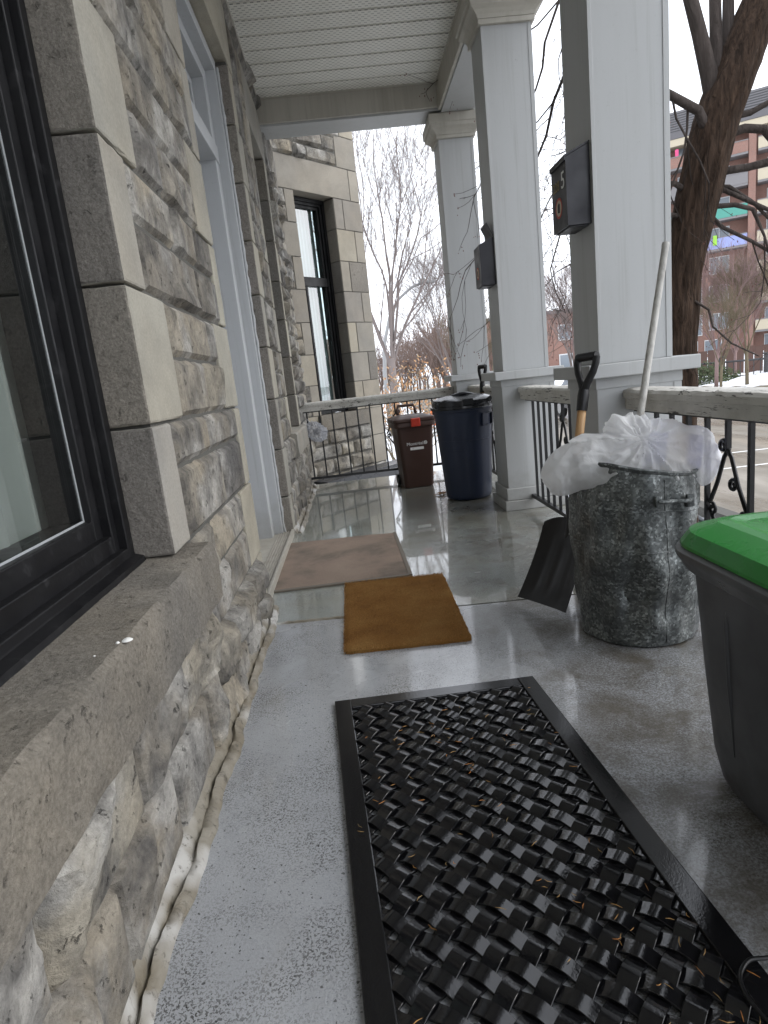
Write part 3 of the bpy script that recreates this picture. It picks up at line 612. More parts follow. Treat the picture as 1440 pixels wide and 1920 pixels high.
for k in range(8):
    z0,z1=bz[k],bz[k+1]
    wide=(k%2==1)
    # left of window
    if k<7:
        lw=.0 if wide else .09
        ash(BP,lw,.23,z0,z1,parent=bay_o,depth=.10,mat='bayash')
        if not wide:
            for a,b_ in ((z0,(z0+z1)/2),((z0+z1)/2,z1)): rock(BP,-.06,lw,a,b_,.035,.02,bay_o)
        else: rock(BP,-.08,lw,z0,z1,.03,.02,bay_o)
        # right of window: two blocks per course, alternating split
        sp=(.98 if k%2==0 else 1.135) if k!=0 else .98
        ash(BP,.83,sp,z0,z1,parent=bay_o,depth=.10,mat='bayash'); ash(BP,sp,BL,z0,z1,parent=bay_o,depth=.10,mat='jamb' if k%3==1 else 'bayash')
        # reveal stones on the far jamb
        FJ=Face(BP.p(.83,0,-.004),-bn,-bd); ash(FJ,.0,.16,z0,z1,mat='jamb',parent=bay_o,depth=.02)
        ash(FS,.002,.35,z0,z1,parent=bay_o,depth=.03,mat='bayash')
ash(BP,-.04,1.13,3.07,3.41,parent=bay_o,depth=.16,mat='bayash'); ash(BP,1.13,BL,3.07,3.41,parent=bay_o,depth=.1,mat='bayash')
FJ=Face(BP.p(.23,0,-.0),bd,Vector((0,0,-1)))
ash(BP,.95,BL,3.41,3.75,parent=bay_o,depth=.1,mat='bayash'); ash(BP,1.05,BL,3.75,4.1,parent=bay_o,depth=.1,mat='bayash'); ash(BP,.95,BL,4.1,4.5,parent=bay_o,depth=.1,mat='bayash')
for z0,z1,cs in ((3.41,3.56,[-.05,.30,.47,.95]),(3.56,3.72,[-.05,.34,.72,.95]),(3.72,3.9,[-.05,.42,1.05]),(3.9,4.2,[-.05,.5,1.05]),(-.02,.16,[-.05,.33,.62,1.02]),(.16,.32,[-.05,.45,.70,1.02]),(.32,.49,[-.05,.28,.58,.82,1.02]),(-.3,-.02,[-.05,.4,.9,1.28]),(-.65,-.3,[-.05,.6,1.28]),(-1.0,-.65,[-.05,.4,1.28])):
    for i in range(len(cs)-1): rock(BP,cs[i],cs[i+1],z0,z1,.05,.022,bay_o)
ash(BP,1.02,BL,-.02,.33,parent=bay_o,depth=.1,mat='bayash'); ash(BP,1.02,BL,.33,.67,parent=bay_o,depth=.1,mat='bayash'); ash(BP,1.10,BL-.0,.67-.0,.672,parent=bay_o,mat='bayash')
ash(BP,.17,1.03,.49,.67,parent=bay_o,depth=.3,proud=.04,name='window_sill',mat='sill')
ash(BP,-.02,.17,.49,.67,parent=bay_o,depth=.1,mat='bayash')
# bay window, built in the bay's own frame
def bbox(b,u0,u1,v0,v1,n0,n1,mi=0):
    vs=[BP.p(u,v,n) for v in (v0,v1) for n in (n0,n1) for u in (u0,u1)]
    b.add(vs,[(0,1,3,2),(4,6,7,5),(0,4,5,1),(2,3,7,6),(0,2,6,4),(1,5,7,3)],mi)
b=MB(); bbox(b,.235,.25,.68,3.06,-.24,-.15); wb_=hp(b.build('bay_window',MT['bframe']))
def bring(b,u0,u1,v0,v1,w,n0,n1):
    bbox(b,u0,u0+w,v0,v1,n0,n1); bbox(b,u1-w,u1,v0,v1,n0,n1); bbox(b,u0+w,u1-w,v0,v0+w,n0+.001,n1-.001); bbox(b,u0+w,u1-w,v1-w,v1,n0+.001,n1-.001)
b=MB(); bring(b,.235,.825,.675,3.065,.035,-.26,-.15); bring(b,.27,.79,.71,3.03,.03,-.27,-.17); hp(b.build('casing',MT['bframe']),wb_)
b=MB(); bring(b,.30,.76,2.20,3.0,.03,-.26,-.19); hp(b.build('transom_sash',MT['bframe']),wb_)
b=MB(); bring(b,.30,.42,.74,2.16,.022,-.255,-.20); bring(b,.42,.76,.74,2.16,.026,-.26,-.19); bbox(b,.28,.78,2.13,2.22,-.25,-.175); hp(b.build('sash',MT['bframe']),wb_)
for u0,u1,v0,v1 in ((.33,.73,2.23,2.97),(.32,.40,.76,2.14),(.445,.735,.766,2.135)):
    b=MB(); bbox(b,u0,u1,v0,v1,-.226,-.222); hp(b.build('pane',MT['bayglass']),wb_)
b=MB(); vs=[];fs=[]; n=40
for i in range(n+1):
    u=.42+.36*i/n; nn=-.33+.012*math.sin(i*1.1)
    vs+=[BP.p(u,.6,nn),BP.p(u,3.2,nn)]
for i in range(n): fs.append((2*i,2*i+2,2*i+3,2*i+1))
b.add(vs,fs); hp(b.build('curtain',MT['curtain'],smooth=True),wb_)
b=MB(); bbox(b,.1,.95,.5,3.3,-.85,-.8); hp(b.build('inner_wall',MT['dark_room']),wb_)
# dark flashing / window well against the bay foot
b=MB(); bbox(b,-.1,1.40,-.10,-.04,.02,.30); bbox(b,-.1,1.42,-.42,-.10,.27,.30); bbox(b,1.38,1.42,-.42,-.04,.0,.30); o=b.build('window_well_cover',MT['flash']); tag(o,'dark grey sheet metal window well cover at the foot of the bay','cover')
# ---- caulk strip between wall and floor
for ya,yb in ((-.8,2.80),(4.28,6.40)):
    b=MB(); rings=[]; n=int((yb-ya)/.012)
    for i in range(n+1):
        y=ya+(yb-ya)*i/n; f=lambda a,s: mnoise.noise(Vector((y*s,a,3.3)))
        wd=.058+.016*f(0,5)+.008*f(1,17); k1=.016+.013*f(2,9)+.010*f(12,31)+.005*f(14,70); k2=.013+.012*f(3,12)+.009*f(13,37)+.005*f(15,80); m_=.45+.12*f(4,7)
        xo=-.500+.006*f(6,4)
        prof=[(xo-.03,-.01),(xo-.03,.05+.012*f(5,8)),(xo,.042+.012*f(5,9)),(xo+wd*m_*.35,.022+k1+.006*f(9,23)),(xo+wd*m_*.8,.010+k1*.8),(xo+wd*m_,.006+.3*k1*max(0,f(8,15))),(xo+wd*(m_+.16),.006+k2),(xo+wd*.86,.005+k2*.75+.003*f(10,27)),(xo+wd,.001),(xo+wd,-.01)]
        rings.append([(x,y,z) for x,z in prof])
    b.loft(rings[::-1]); hp(b.build('floor_caulk',MT['caulk'],smooth=True,angle=55),front)

# ================================================================ PORCH ROOF
SZ=3.45; YR0=-4.5
roof=empty('porch_roof',(.5,2.6,SZ)); tag(roof,'porch roof with perforated cream soffit panels and painted wooden beams','porch roof')
RI=Matrix.Translation(roof.location).inverted()
def rp(o,parent=None):
    o.parent=parent or roof; o.matrix_parent_inverse=RI if parent is None else Matrix.Identity(4); return o
deck=rp(MB().box(-.6,1.62,YR0,6.5,SZ+.03,SZ+.35).build('roof_deck',MT['soffit_plain']))
y=5.98; n=0
while y>YR0+.05:
    y0=max(YR0,y-.196)
    b=MB(); pr=[(y0,SZ+.012),(y0+.008,SZ+.012),(y0+.012,SZ+.002),(y0+.014,SZ),(y-.014,SZ),(y-.010,SZ+.010),(y-.003,SZ+.010),(y,SZ-.001)]
    b.loft([[(x,a,z) for a,z in pr]+[(x,y,SZ+.028),(x,y0,SZ+.028)] for x in (-.498,1.056)]); rp(b.build('soffit_panel',MT['soffit'])); y-=.196
# street-side beam and end beam
b=MB(); b.box(1.058,1.085,YR0,5.98,3.235,SZ+.028,c=.003); b.box(1.052,1.075,YR0,5.975,SZ-.03,SZ-.001,c=.004); rp(b.build('beam_face',MT['white2']))
b=MB(); b.box(1.086,1.375,YR0,6.30,3.225,SZ+.028,c=.004); rp(b.build('front_beam',MT['white']))
b=MB(); b.box(1.376,1.62,YR0,6.5,3.38,SZ+.028,c=.004); rp(b.build('eave',MT['white']))
b=MB(); b.box(-.51,1.085,5.981,6.01,3.262,SZ+.028,c=.003); rp(b.build('end_beam_face',MT['white2']))
b=MB(); b.box(-.515,1.085,6.011,6.30,3.245,SZ+.028,c=.004); rp(b.build('end_beam',MT['white']))
b=MB(); b.box(-.505,1.056,5.952,5.980,SZ-.006,SZ+.01,c=.002); b.box(-.505,-.480,YR0,5.98,SZ-.012,SZ+.01,c=.003); rp(b.build('soffit_trim',MT['white2']))

# ================================================================ COLUMNS
def make_column(name='porch_column'):
    c=empty(name); g=.0
    w=.155; d=.14                                    # half sizes of the upper shaft
    b=MB(); b.box(-.215,.215,-.20,.20,0,.068,c=.004); b.box(-.197,.197,-.182,.182,.0685,.155,c=.006); b.build('base',MT['white'],c)
    b=MB(); b.box(-.180,.180,-.165,.165,.155,.905,c=.003); b.box(-.186,.186,-.171,.171,.86,.9055,c=.002)
    b.box(.150,.1835,-.1685,.1685,.156,.859,c=.001); b.build('pedestal',MT['white'],c)
    b=MB(); b.box(-.235,.235,-.225,.225,.906,.962,c=.004); b.build('ledge',MT['white'],c)
    b=MB(); b.box(-w,w,-d,d,.962,3.235,c=.003); b.build('shaft',MT['white'],c)
    b=MB(); b.box(w-.022,w+.003,-d-.003,d+.003,.963,3.05,c=.001); b.box(-w-.003,-w+.012,-d-.003,d+.003,.963,3.05,c=.001); b.build('corner_board',MT['white'],c)
    b=MB(); b.box(-w-.022,w+.022,-d-.022,d+.022,3.035,3.065,c=.004)
    pr=[(.022,3.066),(.030,3.085),(.048,3.105),(.070,3.120),(.074,3.145),(.085,3.150),(.085,3.215),(.078,3.224)]
    b.loft([[(-w-e,-d-e,z),(w+e,-d-e,z),(w+e,d+e,z),(-w-e,d+e,z)] for e,z in pr]); b.build('capital',MT['white2'],c)
    return c
col=make_column(); XC=1.215
spots=[(2.765,'white square porch column carrying the black mailbox numbered 5'),(4.415,'white square porch column carrying the mailbox with its lid up'),(6.225,'white square porch column at the porch corner without a mailbox')]
cols=[]
for i,(y,lab) in enumerate(spots):
    o=col if i==0 else copy_tree(col)
    o.location=(XC,y,0); tag(o,lab,'column','white porch columns'); cols.append(o)

# ================================================================ RAILINGS
def curl(cx,cz,r,a0,turns,sgn,n=16):
    pts=[]
    for i in range(n+1):
        t=i/n; a=a0+sgn*turns*6.283*t; rr=r*(1-.72*t); pts.append((cx+rr*math.cos(a),cz+rr*math.sin(a)))
    return pts
def scroll(b,s0,fn,full=True,th=.0078):
    """diamond of flat bars with curled ends around baluster position s0 (local s,z)"""
    T=lambda pts: [fn(s,z) for s,z in pts]
    top=.66; mid=.44; bot=.27; h=.105
    for sg in (-1,1):
        c=curl(s0+sg*.018,top+.012,.020,R(90) if sg<0 else R(90),1.3,sg)
        pts=[(s0+sg*h*.98,mid+.02),(s0+sg*h*.55,mid+.10),(s0+sg*.02,top-.03),(s0-sg*.006,top)]
        b.tube(T(pts),th,6)
        if sg<0: b.tube(T(curl(s0-sg*.026,top+.004,.024,R(180),1.25,sg)),th*.9,6)
        b.tube(T([(s0+sg*h*.98,mid),(s0+sg*h*.6,mid-.06),(s0+sg*.02,bot+.05),(s0+sg*.002,bot)]),th,6)
        if sg>0: b.tube(T(curl(s0+sg*.030,bot+.085,.024,R(180),1.2,-sg)),th*.9,6)
        b.tube(T(curl(s0+sg*(h-.018),mid+.0,.020,R(90),1.2,sg)),th*.85,6)
        if sg<0: b.tube(T(curl(s0+sg*.030,top-.12,.024,R(180),1.2,sg)),th*.9,6)
def railing(name,P,D,s0,s1,bals,scrolls,label,zt=.852,ends=True):
    """P origin (x,y), D unit dir; s range"""
    r=empty(name,(P[0],P[1],0)); tag(r,label,'railing')
    nx,ny=-D[1],D[0]
    f=lambda s,z,n=0: (D[0]*s+nx*n,D[1]*s+ny*n,z)
    # weathered wooden handrail with worn rounded top
    b=MB(); rings=[]; n=max(8,int((s1-s0)/.02))
    for i in range(n+1):
        s=s0+(s1-s0)*i/n; q=lambda a,k=14: .0035*mnoise.noise(Vector((s*k+P[1]*3,a,P[0]*5)))+.002*mnoise.noise(Vector((s*k*3.3,a,P[0])))
        pr=[(-.053,zt-.086),(-.054+q(1)*.6,zt-.048),(-.0545+q(1)*.6,zt-.041+q(3)),(-.064+q(2),zt-.038+q(3)),(-.066+q(4),zt-.016+q(5)),(-.057+q(5),zt-.004+q(6)),(-.03,zt+.001+q(7)),(.03,zt+.001+q(8)),(.057+q(9),zt-.004+q(10)),(.066+q(11),zt-.016),(.064+q(11),zt-.038),(.0545,zt-.041),(.053,zt-.086)]
        k=.93 if i in (0,n) else 1
        rings.append([f(s,z if True else z,a*k) for a,z in pr])
    b.loft(rings); b.build('handrail',MT['rail_wood'],r,smooth=True,angle=28)
    def bar(z0,z1,hw,nm):
        b=MB(); vs=[f(s,z,n_) for z in (z0,z1) for n_ in (-hw,hw) for s in (s0+.01,s1-.01)]
        b.add(vs,[(0,2,3,1),(4,5,7,6),(0,1,5,4),(2,6,7,3),(0,4,6,2),(1,3,7,5)]); b.build(nm,MT['iron'],r)
    bar(zt-.098,zt-.0865,.018,'top_bar'); bar(.078,.102,.013,'bottom_bar')
    h=.0075
    def balmesh(z0,z1):
        b=MB(); b.box(-h,h,-h,h,z0,z1); return b
    first=None; firsts=None
    for s in bals:
        isS=any(abs(s-q)<.01 for q in scrolls)
        if isS:
            o=balmesh(.66,zt-.097).build('baluster',MT['iron'],r); o.location=f(s,0); o.rotation_euler.z=math.atan2(D[1],D[0])
            o2=balmesh(.09,.28).build('baluster',MT['iron'],r); o2.location=f(s,0); o2.rotation_euler.z=math.atan2(D[1],D[0])
            b=MB(); scroll(b,s,lambda a,z:f(a,z)); b.build('scroll',MT['iron'],r,smooth=True)
        else:
            if first is None: first=o=balmesh(.09,zt-.097).build('baluster',MT['iron'],r)
            else: o=first.copy(); COL.objects.link(o)
            o.location=f(s,0); o.rotation_euler.z=math.atan2(D[1],D[0])
    return r
railing('porch_railing',(1.205,0),(0,1),.15,2.60,[2.43-.119*i for i in range(19)],[1.954,1.954-.119*6,1.954-.119*12],'black iron railing with peeling white handrail beside the galvanised can')
railing('porch_railing',(1.205,0),(0,1),2.93,4.25,[4.01-.117*i for i in range(-1,9)],[3.542],'black iron railing with white handrail between the two columns that carry mailboxes')
railing('porch_railing',(1.205,0),(0,1),4.58,6.06,[4.72+.12*i for i in range(11)],[5.32],'black iron railing with white handrail between the blue bin and the corner column')
railing('porch_railing',(0,6.30),(1,0),-.53,1.03,[-.45+.1265*i for i in range(12)],[-.45+.1265*7],'black iron end railing with scrolls and white handrail below the bay window')

# ================================================================ MAILBOXES
def text_obj(s,size,mat,parent,M,name='lettering',ext=.0006):
    cu=bpy.data.curves.new(name,'FONT'); cu.body=s; cu.size=size; cu.extrude=ext; cu.align_x='CENTER'; cu.align_y='CENTER'
    o=bpy.data.objects.new(name,cu); COL.objects.link(o)
    dg=bpy.context.evaluated_depsgraph_get(); me=bpy.data.meshes.new_from_object(o.evaluated_get(dg)); bpy.data.objects.remove(o); bpy.data.curves.remove(cu)
    me.materials.clear(); me.materials.append(mat); o=bpy.data.objects.new(name,me); COL.objects.link(o); o.parent=parent; o.matrix_local=M; return o
def disc(b,r,r2,n=28,z=0,mi=0):
    k=len(b.v)
    for j in range(n):
        a=6.283*j/n; b.v+= [(r*math.cos(a),r*math.sin(a),z),(r2*math.cos(a),r2*math.sin(a),z)]
    for j in range(n):
        j2=(j+1)%n
        b.f.append((k+2*j,k+2*j2,k+2*j2+1,k+2*j+1)); b.m.append(mi)
def mailbox(open_lid,label,digits,loc):
    """local: +X away from the column (front), Y across, Z up; mounted back at x=0"""
    r=empty('mailbox',loc,math.pi); tag(r,label,'mailbox','mailboxes on the porch columns')
    D=.10; W=.088; h0=0; hf=.255; hb=.30
    b=MB(); prof=[(0,h0),(D,h0),(D,hf),(0.0,hb)]
    b.loft([[(x,y,z) for x,z in prof] for y in (-W,W)][::-1]); body=b.build('box_body',MT['mailbox'],r)
    b=MB()
    if not open_lid: b.loft([[(-.002,y,hb+.010),(D+.006,y,hf+.007),(D+.006,y,hf-.012),(D+.001,y,hf-.012),(D+.001,y,hf+.001),(-.002,y,hb+.003)] for y in (-W-.003,W+.003)][::-1])
    else: b.loft([[(.0,y,hb),(.004,y,hb),(.045,y,hb+.085),(.041,y,hb+.087)] for y in (-W-.002,W+.002)][::-1])
    b.build('lid',MT['mailbox'],r)
    b=MB(); b.box(.01,D-.01,-W+.01,W-.01,-.006,0,c=.002); b.build('bottom_plate',MT['mailbox'],r)
    # printing on the front (faces local +X): rotate text so its normal is +X and up is +Z
    T=lambda y,z: Matrix(((0,0,1,D+.0008),(1,0,0,y),(0,1,0,z),(0,0,0,1)))
    if digits:
        text_obj(digits[0],.052,MT['gold'],r,T(-.030,.172)); text_obj(digits[1],.090,MT['sticker'],r,T(.050,.178))
    b=MB(); disc(b,.040,.031,z=0,mi=0); disc(b,.031,.0,z=0,mi=1)
    b.add([(-.014,-.016,.0004),(.012,-.020,.0004),(.014,.014,.0004),(.002,.020,.0004),(-.012,.014,.0004)],[(0,1,2,3,4)],2)
    st=b.build('no_flyers_sticker',[MT['redprint'],MT['cream'],MT['blackprint']],r); st.matrix_local=T(-.008,.088)
    return r
mailbox(False,'black sheet metal mailbox with the number 5 on a white column','228 5'.split(),(1.0588,2.735,1.525))
mailbox(True,'black mailbox with its lid standing open on a white column',None,(1.0588,4.385,1.535))

# ================================================================ MATS
# woven rubber mat: local u across (0.645), v along; placed as a slightly skewed sheet
MO=Vector((-.163,1.827,0)); MU=Vector((1.0,.002,0)); MV=Vector((.068,-1,0))
mat_=empty('rubber_mat',(.2,1.2,0)); tag(mat_,'black rubber doormat of woven strips with a flat border','doormat')
MI=Vector(mat_.location)
def mp(u,v,z): q=MO+MU*u+MV*v-MI; return (q.x,q.y,z)
MW,ML,BW=.645,1.22,.052
b=MB()
def mbox(u0,u1,v0,v1,z0,z1,c=.003):
    t=MB(); t.box(u0,u1,v0,v1,z0,z1,c=c); b.add([mp(*v) for v in t.v],[f[::-1] for f in t.f])
mbox(0,BW,0,ML,.0008,.014); mbox(MW-BW,MW,0,ML,.0008,.014); mbox(BW-.001,MW-BW+.001,0,BW,.0008,.0138); mbox(BW-.001,MW-BW+.001,ML-BW,ML,.0008,.0138)
b.build('border',MT['rubber'],mat_)
PT=.0478; SWID=.0318; AMP=.0054; ZM=.0100
u0,u1,v0,v1=BW-.004,MW-BW+.004,BW-.004,ML-BW+.004
def clipped(dirn,c):
    """range of t along the strip axis where point stays inside; axis a=(1,±1)/sqrt2"""
    k=1/math.sqrt(2); ax=(k,k*dirn); nx=(-k*dirn,k)
    ts=[]
    lo,hi=-9,9
    for o,d,a0,a1 in ((nx[0]*c,ax[0],u0,u1),(nx[1]*c,ax[1],v0,v1)):
        t0,t1=(a0-o)/d,(a1-o)/d
        if t0>t1: t0,t1=t1,t0
        lo=max(lo,t0); hi=min(hi,t1)
    return lo,hi,ax,nx
for dirn in (1,-1):
    for i in range(-40,60):
        c=(i+.5)*PT; lo,hi,ax,nx=clipped(dirn,c)
        if hi-lo<.03: continue
        # pad so that the cut ends slip under the border
        lo-=.006; hi+=.006
        n=max(4,int((hi-lo)/(PT/12))); b=MB(); rings=[]; wob_=i*3.7+dirn
        for k in range(n+1):
            t=lo+(hi-lo)*k/n
            # crossing index with the other family
            ph=t/PT*math.pi*1.0
            sgn=(1 if (i%2==0) else -1)*1.0 if dirn>0 else (1 if (i%2==0) else -1)*1.0
            s_=math.cos(ph - math.pi/2)
            h=sgn*s_; h=1.0*h
            cu_=nx[0]*c+ax[0]*t; cv_=nx[1]*c+ax[1]*t; e_=min(cu_-u0,u1-cu_,cv_-v0,v1-cv_); e_=max(0,min(1,(e_+.002)/.020)); e_=e_*e_*(3-2*e_); h+=.18*mnoise.noise(Vector((cu_*5,cv_*5,3.)))
            zz=.0065*(1-e_)+(ZM+AMP*h)*e_
            cu=.0018
            ring_=[]
            hw=SWID/2
            for a,dz in ((-hw,-.0036),(-hw,.0010),(-hw*.95,.0018),(0,.0019),(hw*.95,.0018),(hw,.0010),(hw,-.0036)):
                pu=nx[0]*(c+a)+ax[0]*t; pv=nx[1]*(c+a)+ax[1]*t
                pu=min(max(pu,u0),u1); pv=min(max(pv,v0),v1)
                ring_.append(mp(pu,pv,max(.0009,zz+dz)))
            rings.append(ring_)
        b.loft(rings); b.build('rubber_strip',MT['rubber'],mat_,smooth=True,angle=22)
# pine needles lying on the mat
rnd=random.Random(4); b=MB()
cl_=[(rnd.uniform(BW,MW-BW),ML*rnd.uniform(.1,1)) for _ in range(26)]
for i in range(105):
    cq=rnd.choice(cl_); u=min(MW-BW*.3,max(BW*.6,cq[0]+rnd.gauss(0,.035))); v=min(ML*.98,max(.05,cq[1]+rnd.gauss(0,.05)))
    if i%4==0: u=rnd.uniform(BW,MW-BW*.5); v=ML*rnd.uniform(.05,1)**.8
    L=rnd.uniform(.008,.022); a=rnd.uniform(0,6.28); z=.019+rnd.uniform(0,.004); w=.0008
    p=MO+MU*u+MV*v; d=Vector((math.cos(a),math.sin(a),0)); nn=Vector((-d.y,d.x,0)); bz_=rnd.uniform(-.003,.003)
    q0=p-d*L/2; q1=p+nn*bz_; q2=p+d*L/2
    vs=[]
    for q,ww in ((q0,w*.4),(q1,w),(q2,w*.4)): vs+=[(q.x+nn.x*ww,q.y+nn.y*ww,z),(q.x-nn.x*ww,q.y-nn.y*ww,z),(q.x,q.y,z+ww*1.4)]
    b.add(vs,[(0,3,4,1),(1,4,5,2),(2,5,3,0),(3,6,7,4),(4,7,8,5),(5,8,6,3)])
tag(b.build('pine_needles',MT['needle']),'dry orange pine needles strewn over the woven rubber mat','needles',kind='stuff')

def soft_mat(name,pts,th,mat,label,rag,edge=None,seed=0,nx=40,ny=40):
    """pts: 4 corners TL,TR,BR,BL ; a thick sheet with slightly wavy outline"""
    TL,TR,BR,BL_=[Vector((*p,0)) for p in pts]; o=empty(name,tuple((TL+TR+BR+BL_)/4)); tag(o,label,'doormat'); oc=Vector(o.location)
    b=MB(); vs=[]; top={}
    for j in range(ny+1):
        for i in range(nx+1):
            s=i/nx; t=j/ny; p=(TL*(1-s)+TR*s)*(1-t)+(BL_*(1-s)+BR*s)*t
            e=min(s,1-s,t,1-t)
            jit=rag*(mnoise.noise(Vector((s*14+seed,t*14,0)))+.8*mnoise.noise(Vector((s*60,t*60,seed)))) if e==0 else 0
            cr=0
            ds=min(s,1-s)*nx; dt=min(t,1-t)*ny
            if ds<2 and dt<2 and rag>.002: cr=(2-ds)*(2-dt)/4
            p=p+(oc-p)*(.014*cr)
            z=th+.0015*mnoise.noise(Vector((s*6,t*6,seed)))-(.35*th if e==0 else 0)
            z+=.004*max(0,mnoise.noise(Vector((s*2.2,t*2.2,seed+4))))*(1-min(1,e*5))
            vs.append((p.x-oc.x+jit,p.y-oc.y+jit*.7,z))
    n0=len(vs); per=[i for i in range(nx+1)]+[(j)*(nx+1)+nx for j in range(1,ny+1)]+[ny*(nx+1)+i for i in range(nx-1,-1,-1)]+[j*(nx+1) for j in range(ny-1,0,-1)]
    fs=[(j*(nx+1)+i,(j+1)*(nx+1)+i,(j+1)*(nx+1)+i+1,j*(nx+1)+i+1) for j in range(ny) for i in range(nx)]
    for k in per: vs.append((vs[k][0],vs[k][1],.001))
    m_=len(per)
    for k in range(m_): fs.append((per[k],per[(k+1)%m_],n0+(k+1)%m_,n0+k))
    b.add(vs,fs); b.build('pile',mat,o,smooth=True,angle=60)
    if edge:
        e=MB()
        def strip(A,B,w):
            d=(B-A).normalized(); nn=Vector((-d.y,d.x,0)); c0=oc
            q=[A-nn*w,B-nn*w,B+nn*w,A+nn*w]; e.add([(p.x-c0.x,p.y-c0.y,z) for z in (.0012,th+.0018) for p in q],[(0,3,2,1),(4,5,6,7),(0,1,5,4),(1,2,6,5),(2,3,7,6),(3,0,4,7)])
        strip(TR,BR,.010); strip(BL_,BR-Vector((.011,0,0)),.012)
        e.build('binding',edge,o)
    return o
soft_mat('coir_mat',[(-.134,3.015),(.362,2.985),(.353,2.172),(-.133,2.19)],.017,MT['coir'],'orange brown coir doormat lying over the joint in the porch floor',.0045,None,2)
cm=bpy.data.objects['coir_mat']; fb=MB(); rf_=random.Random(8); oc=Vector(cm.location)
cq=[Vector(p) for p in ((-.134,3.015,0),(.362,2.985,0),(.353,2.172,0),(-.133,2.19,0))]
for k in range(15000):
    s_,t_=rf_.random(),rf_.random()
    if k%6==0:
        e_=rf_.random(); s_,t_=((e_,rf_.uniform(-.004,.006)) if k%4==0 else (e_,1+rf_.uniform(-.006,.004)) if k%4==1 else (rf_.uniform(-.008,.008),e_) if k%4==2 else (1+rf_.uniform(-.008,.008),e_))
    p=(cq[0]*(1-s_)+cq[1]*s_)*(1-t_)+(cq[3]*(1-s_)+cq[2]*s_)*t_-oc; h_=rf_.uniform(.003,.009); a=rf_.uniform(0,6.28); d=Vector((math.cos(a),math.sin(a),0)); l=Vector((rf_.gauss(0,.004),rf_.gauss(0,.004),h_)); z0_=.014
    if k%6==0: z0_=rf_.uniform(.002,.015)
    w_=.0011; fb.add([(p.x-d.x*w_,p.y-d.y*w_,z0_),(p.x+d.x*w_,p.y+d.y*w_,z0_),(p.x+l.x,p.y+l.y,z0_+l.z)],[(0,1,2)])
tag(fb.build('fibres',MT['coir_fibre'],cm),kind='stuff')
soft_mat('carpet_mat',[(-.56,4.03),(.188,3.975),(.203,3.045),(-.515,3.04)],.008,MT['carpet'],'faded pinkish brown carpet doormat on the wet floor in front of the door',.0015,MT['carpet_edge'],5)

# ================================================================ GALVANISED CAN with bag
CC=(.972,2.135)
can=empty('metal_trash_can',(CC[0],CC[1],0)); tag(can,'dented galvanised metal trash can overflowing with a white plastic bag','trash can')
def dent(p,a,z,r):
    x,y=math.cos(a),math.sin(a)
    d=.022*fbm((x*2.1+3,y*2.1,z*3.4),3)+.014*mnoise.noise(Vector((x*3.3,y*3.3+7,z*6)))
    for (aa,zz,sa,sz,dp) in ((R(-118),.21,.30,.045,.032),(R(-75),.30,.35,.04,-.012),(R(-50),.43,.26,.035,.024),(R(-15),.40,.3,.07,.034),(R(-135),.45,.25,.07,.024),(R(-60),.15,.25,.08,.018),(R(-100),.09,.3,.03,-.010),(R(-30),.24,.22,.05,-.014),(R(185),.35,.4,.12,.02)):
        da=(a-aa+math.pi)%(2*math.pi)-math.pi; d-=dp*math.exp(-(da/sa)**2-((z-zz)/sz)**2)
    k=(1-.55*max(0,min(1,(z-.56)/.08))) if z>.02 else .3
    rr=r+d*k
    zz=z
    if z>.6: zz=z+.005*math.sin(a*2+.6)+.008*mnoise.noise(Vector((x*2,y*2,9)))
    zz=zz*.95-.030*x*(max(0,zz)/.65)**2
    return (rr*x,rr*y,zz)
prof=[(.0,.012),(.188,.012),(.196,.002),(.204,.006),(.205,.018),(.207,.04)]+[(.207+.016*math.sin(math.pi*min(1,(z-.04)/.56)),z) for z in [.04+.0125*i for i in range(1,46)]]+[(.205,.622),(.203,.635),(.207,.640),(.209,.648),(.205,.653),(.199,.650),(.197,.635),(.200,.5),(.19,.1),(.19,.03),(0,.03)]
b=MB(); b.lathe(prof,110,fn=lambda p,a,z,r: dent(p,a,z,r) if r>.05 else p); b.build('can_body',MT['galv'],can,smooth=True,angle=45)
# ribs, seam and handle
def ringband(z,th,hw):
    b=MB(); b.lathe([(.207+.016*math.sin(math.pi*min(1,(z-.04)/.56))-.004,z-hw),(.207+.016*math.sin(math.pi*min(1,(z-.04)/.56))+th,z),(.207+.016*math.sin(math.pi*min(1,(z-.04)/.56))-.004,z+hw)],110,fn=dent_ring(z)); return b
def dent_ring(z0):
    return lambda p,a,z,r: dent(p,a,z,r)
for z in (.505,.365): ringband(z,.004,.006).build('rib',MT['galv'],can,smooth=True)
b=MB(); pts=[]
for i in range(40):
    z=.02+.60*i/39; r0=.2070+.016*math.sin(math.pi*min(1,max(0,(z-.04)/.56))); pts.append(dent(None,R(-88),z,r0))
b.tube(pts,.0018,6); b.build('seam',MT['galv'],can,smooth=True)
b=MB(); pts=[]
for i in range(9):
    a=R(-96+28*i/8); r0=.226+.010*(1 if 0<i<8 else 0); q=dent(None,a,.545,r0); pts.append(q)
b.tube(pts,.007,8); q0,q1=pts[0],pts[-1]
b.box(q1[0]-.012,q1[0]+.014,q1[1]-.004,q1[1]+.010,q1[2]-.022,q1[2]+.020,c=.003); b.box(q0[0]-.012,q0[0]+.010,q0[1]-.002,q0[1]+.010,q0[2]-.018,q0[2]+.018,c=.003); b.build('handle',MT['galv'],can,smooth=True,angle=40)

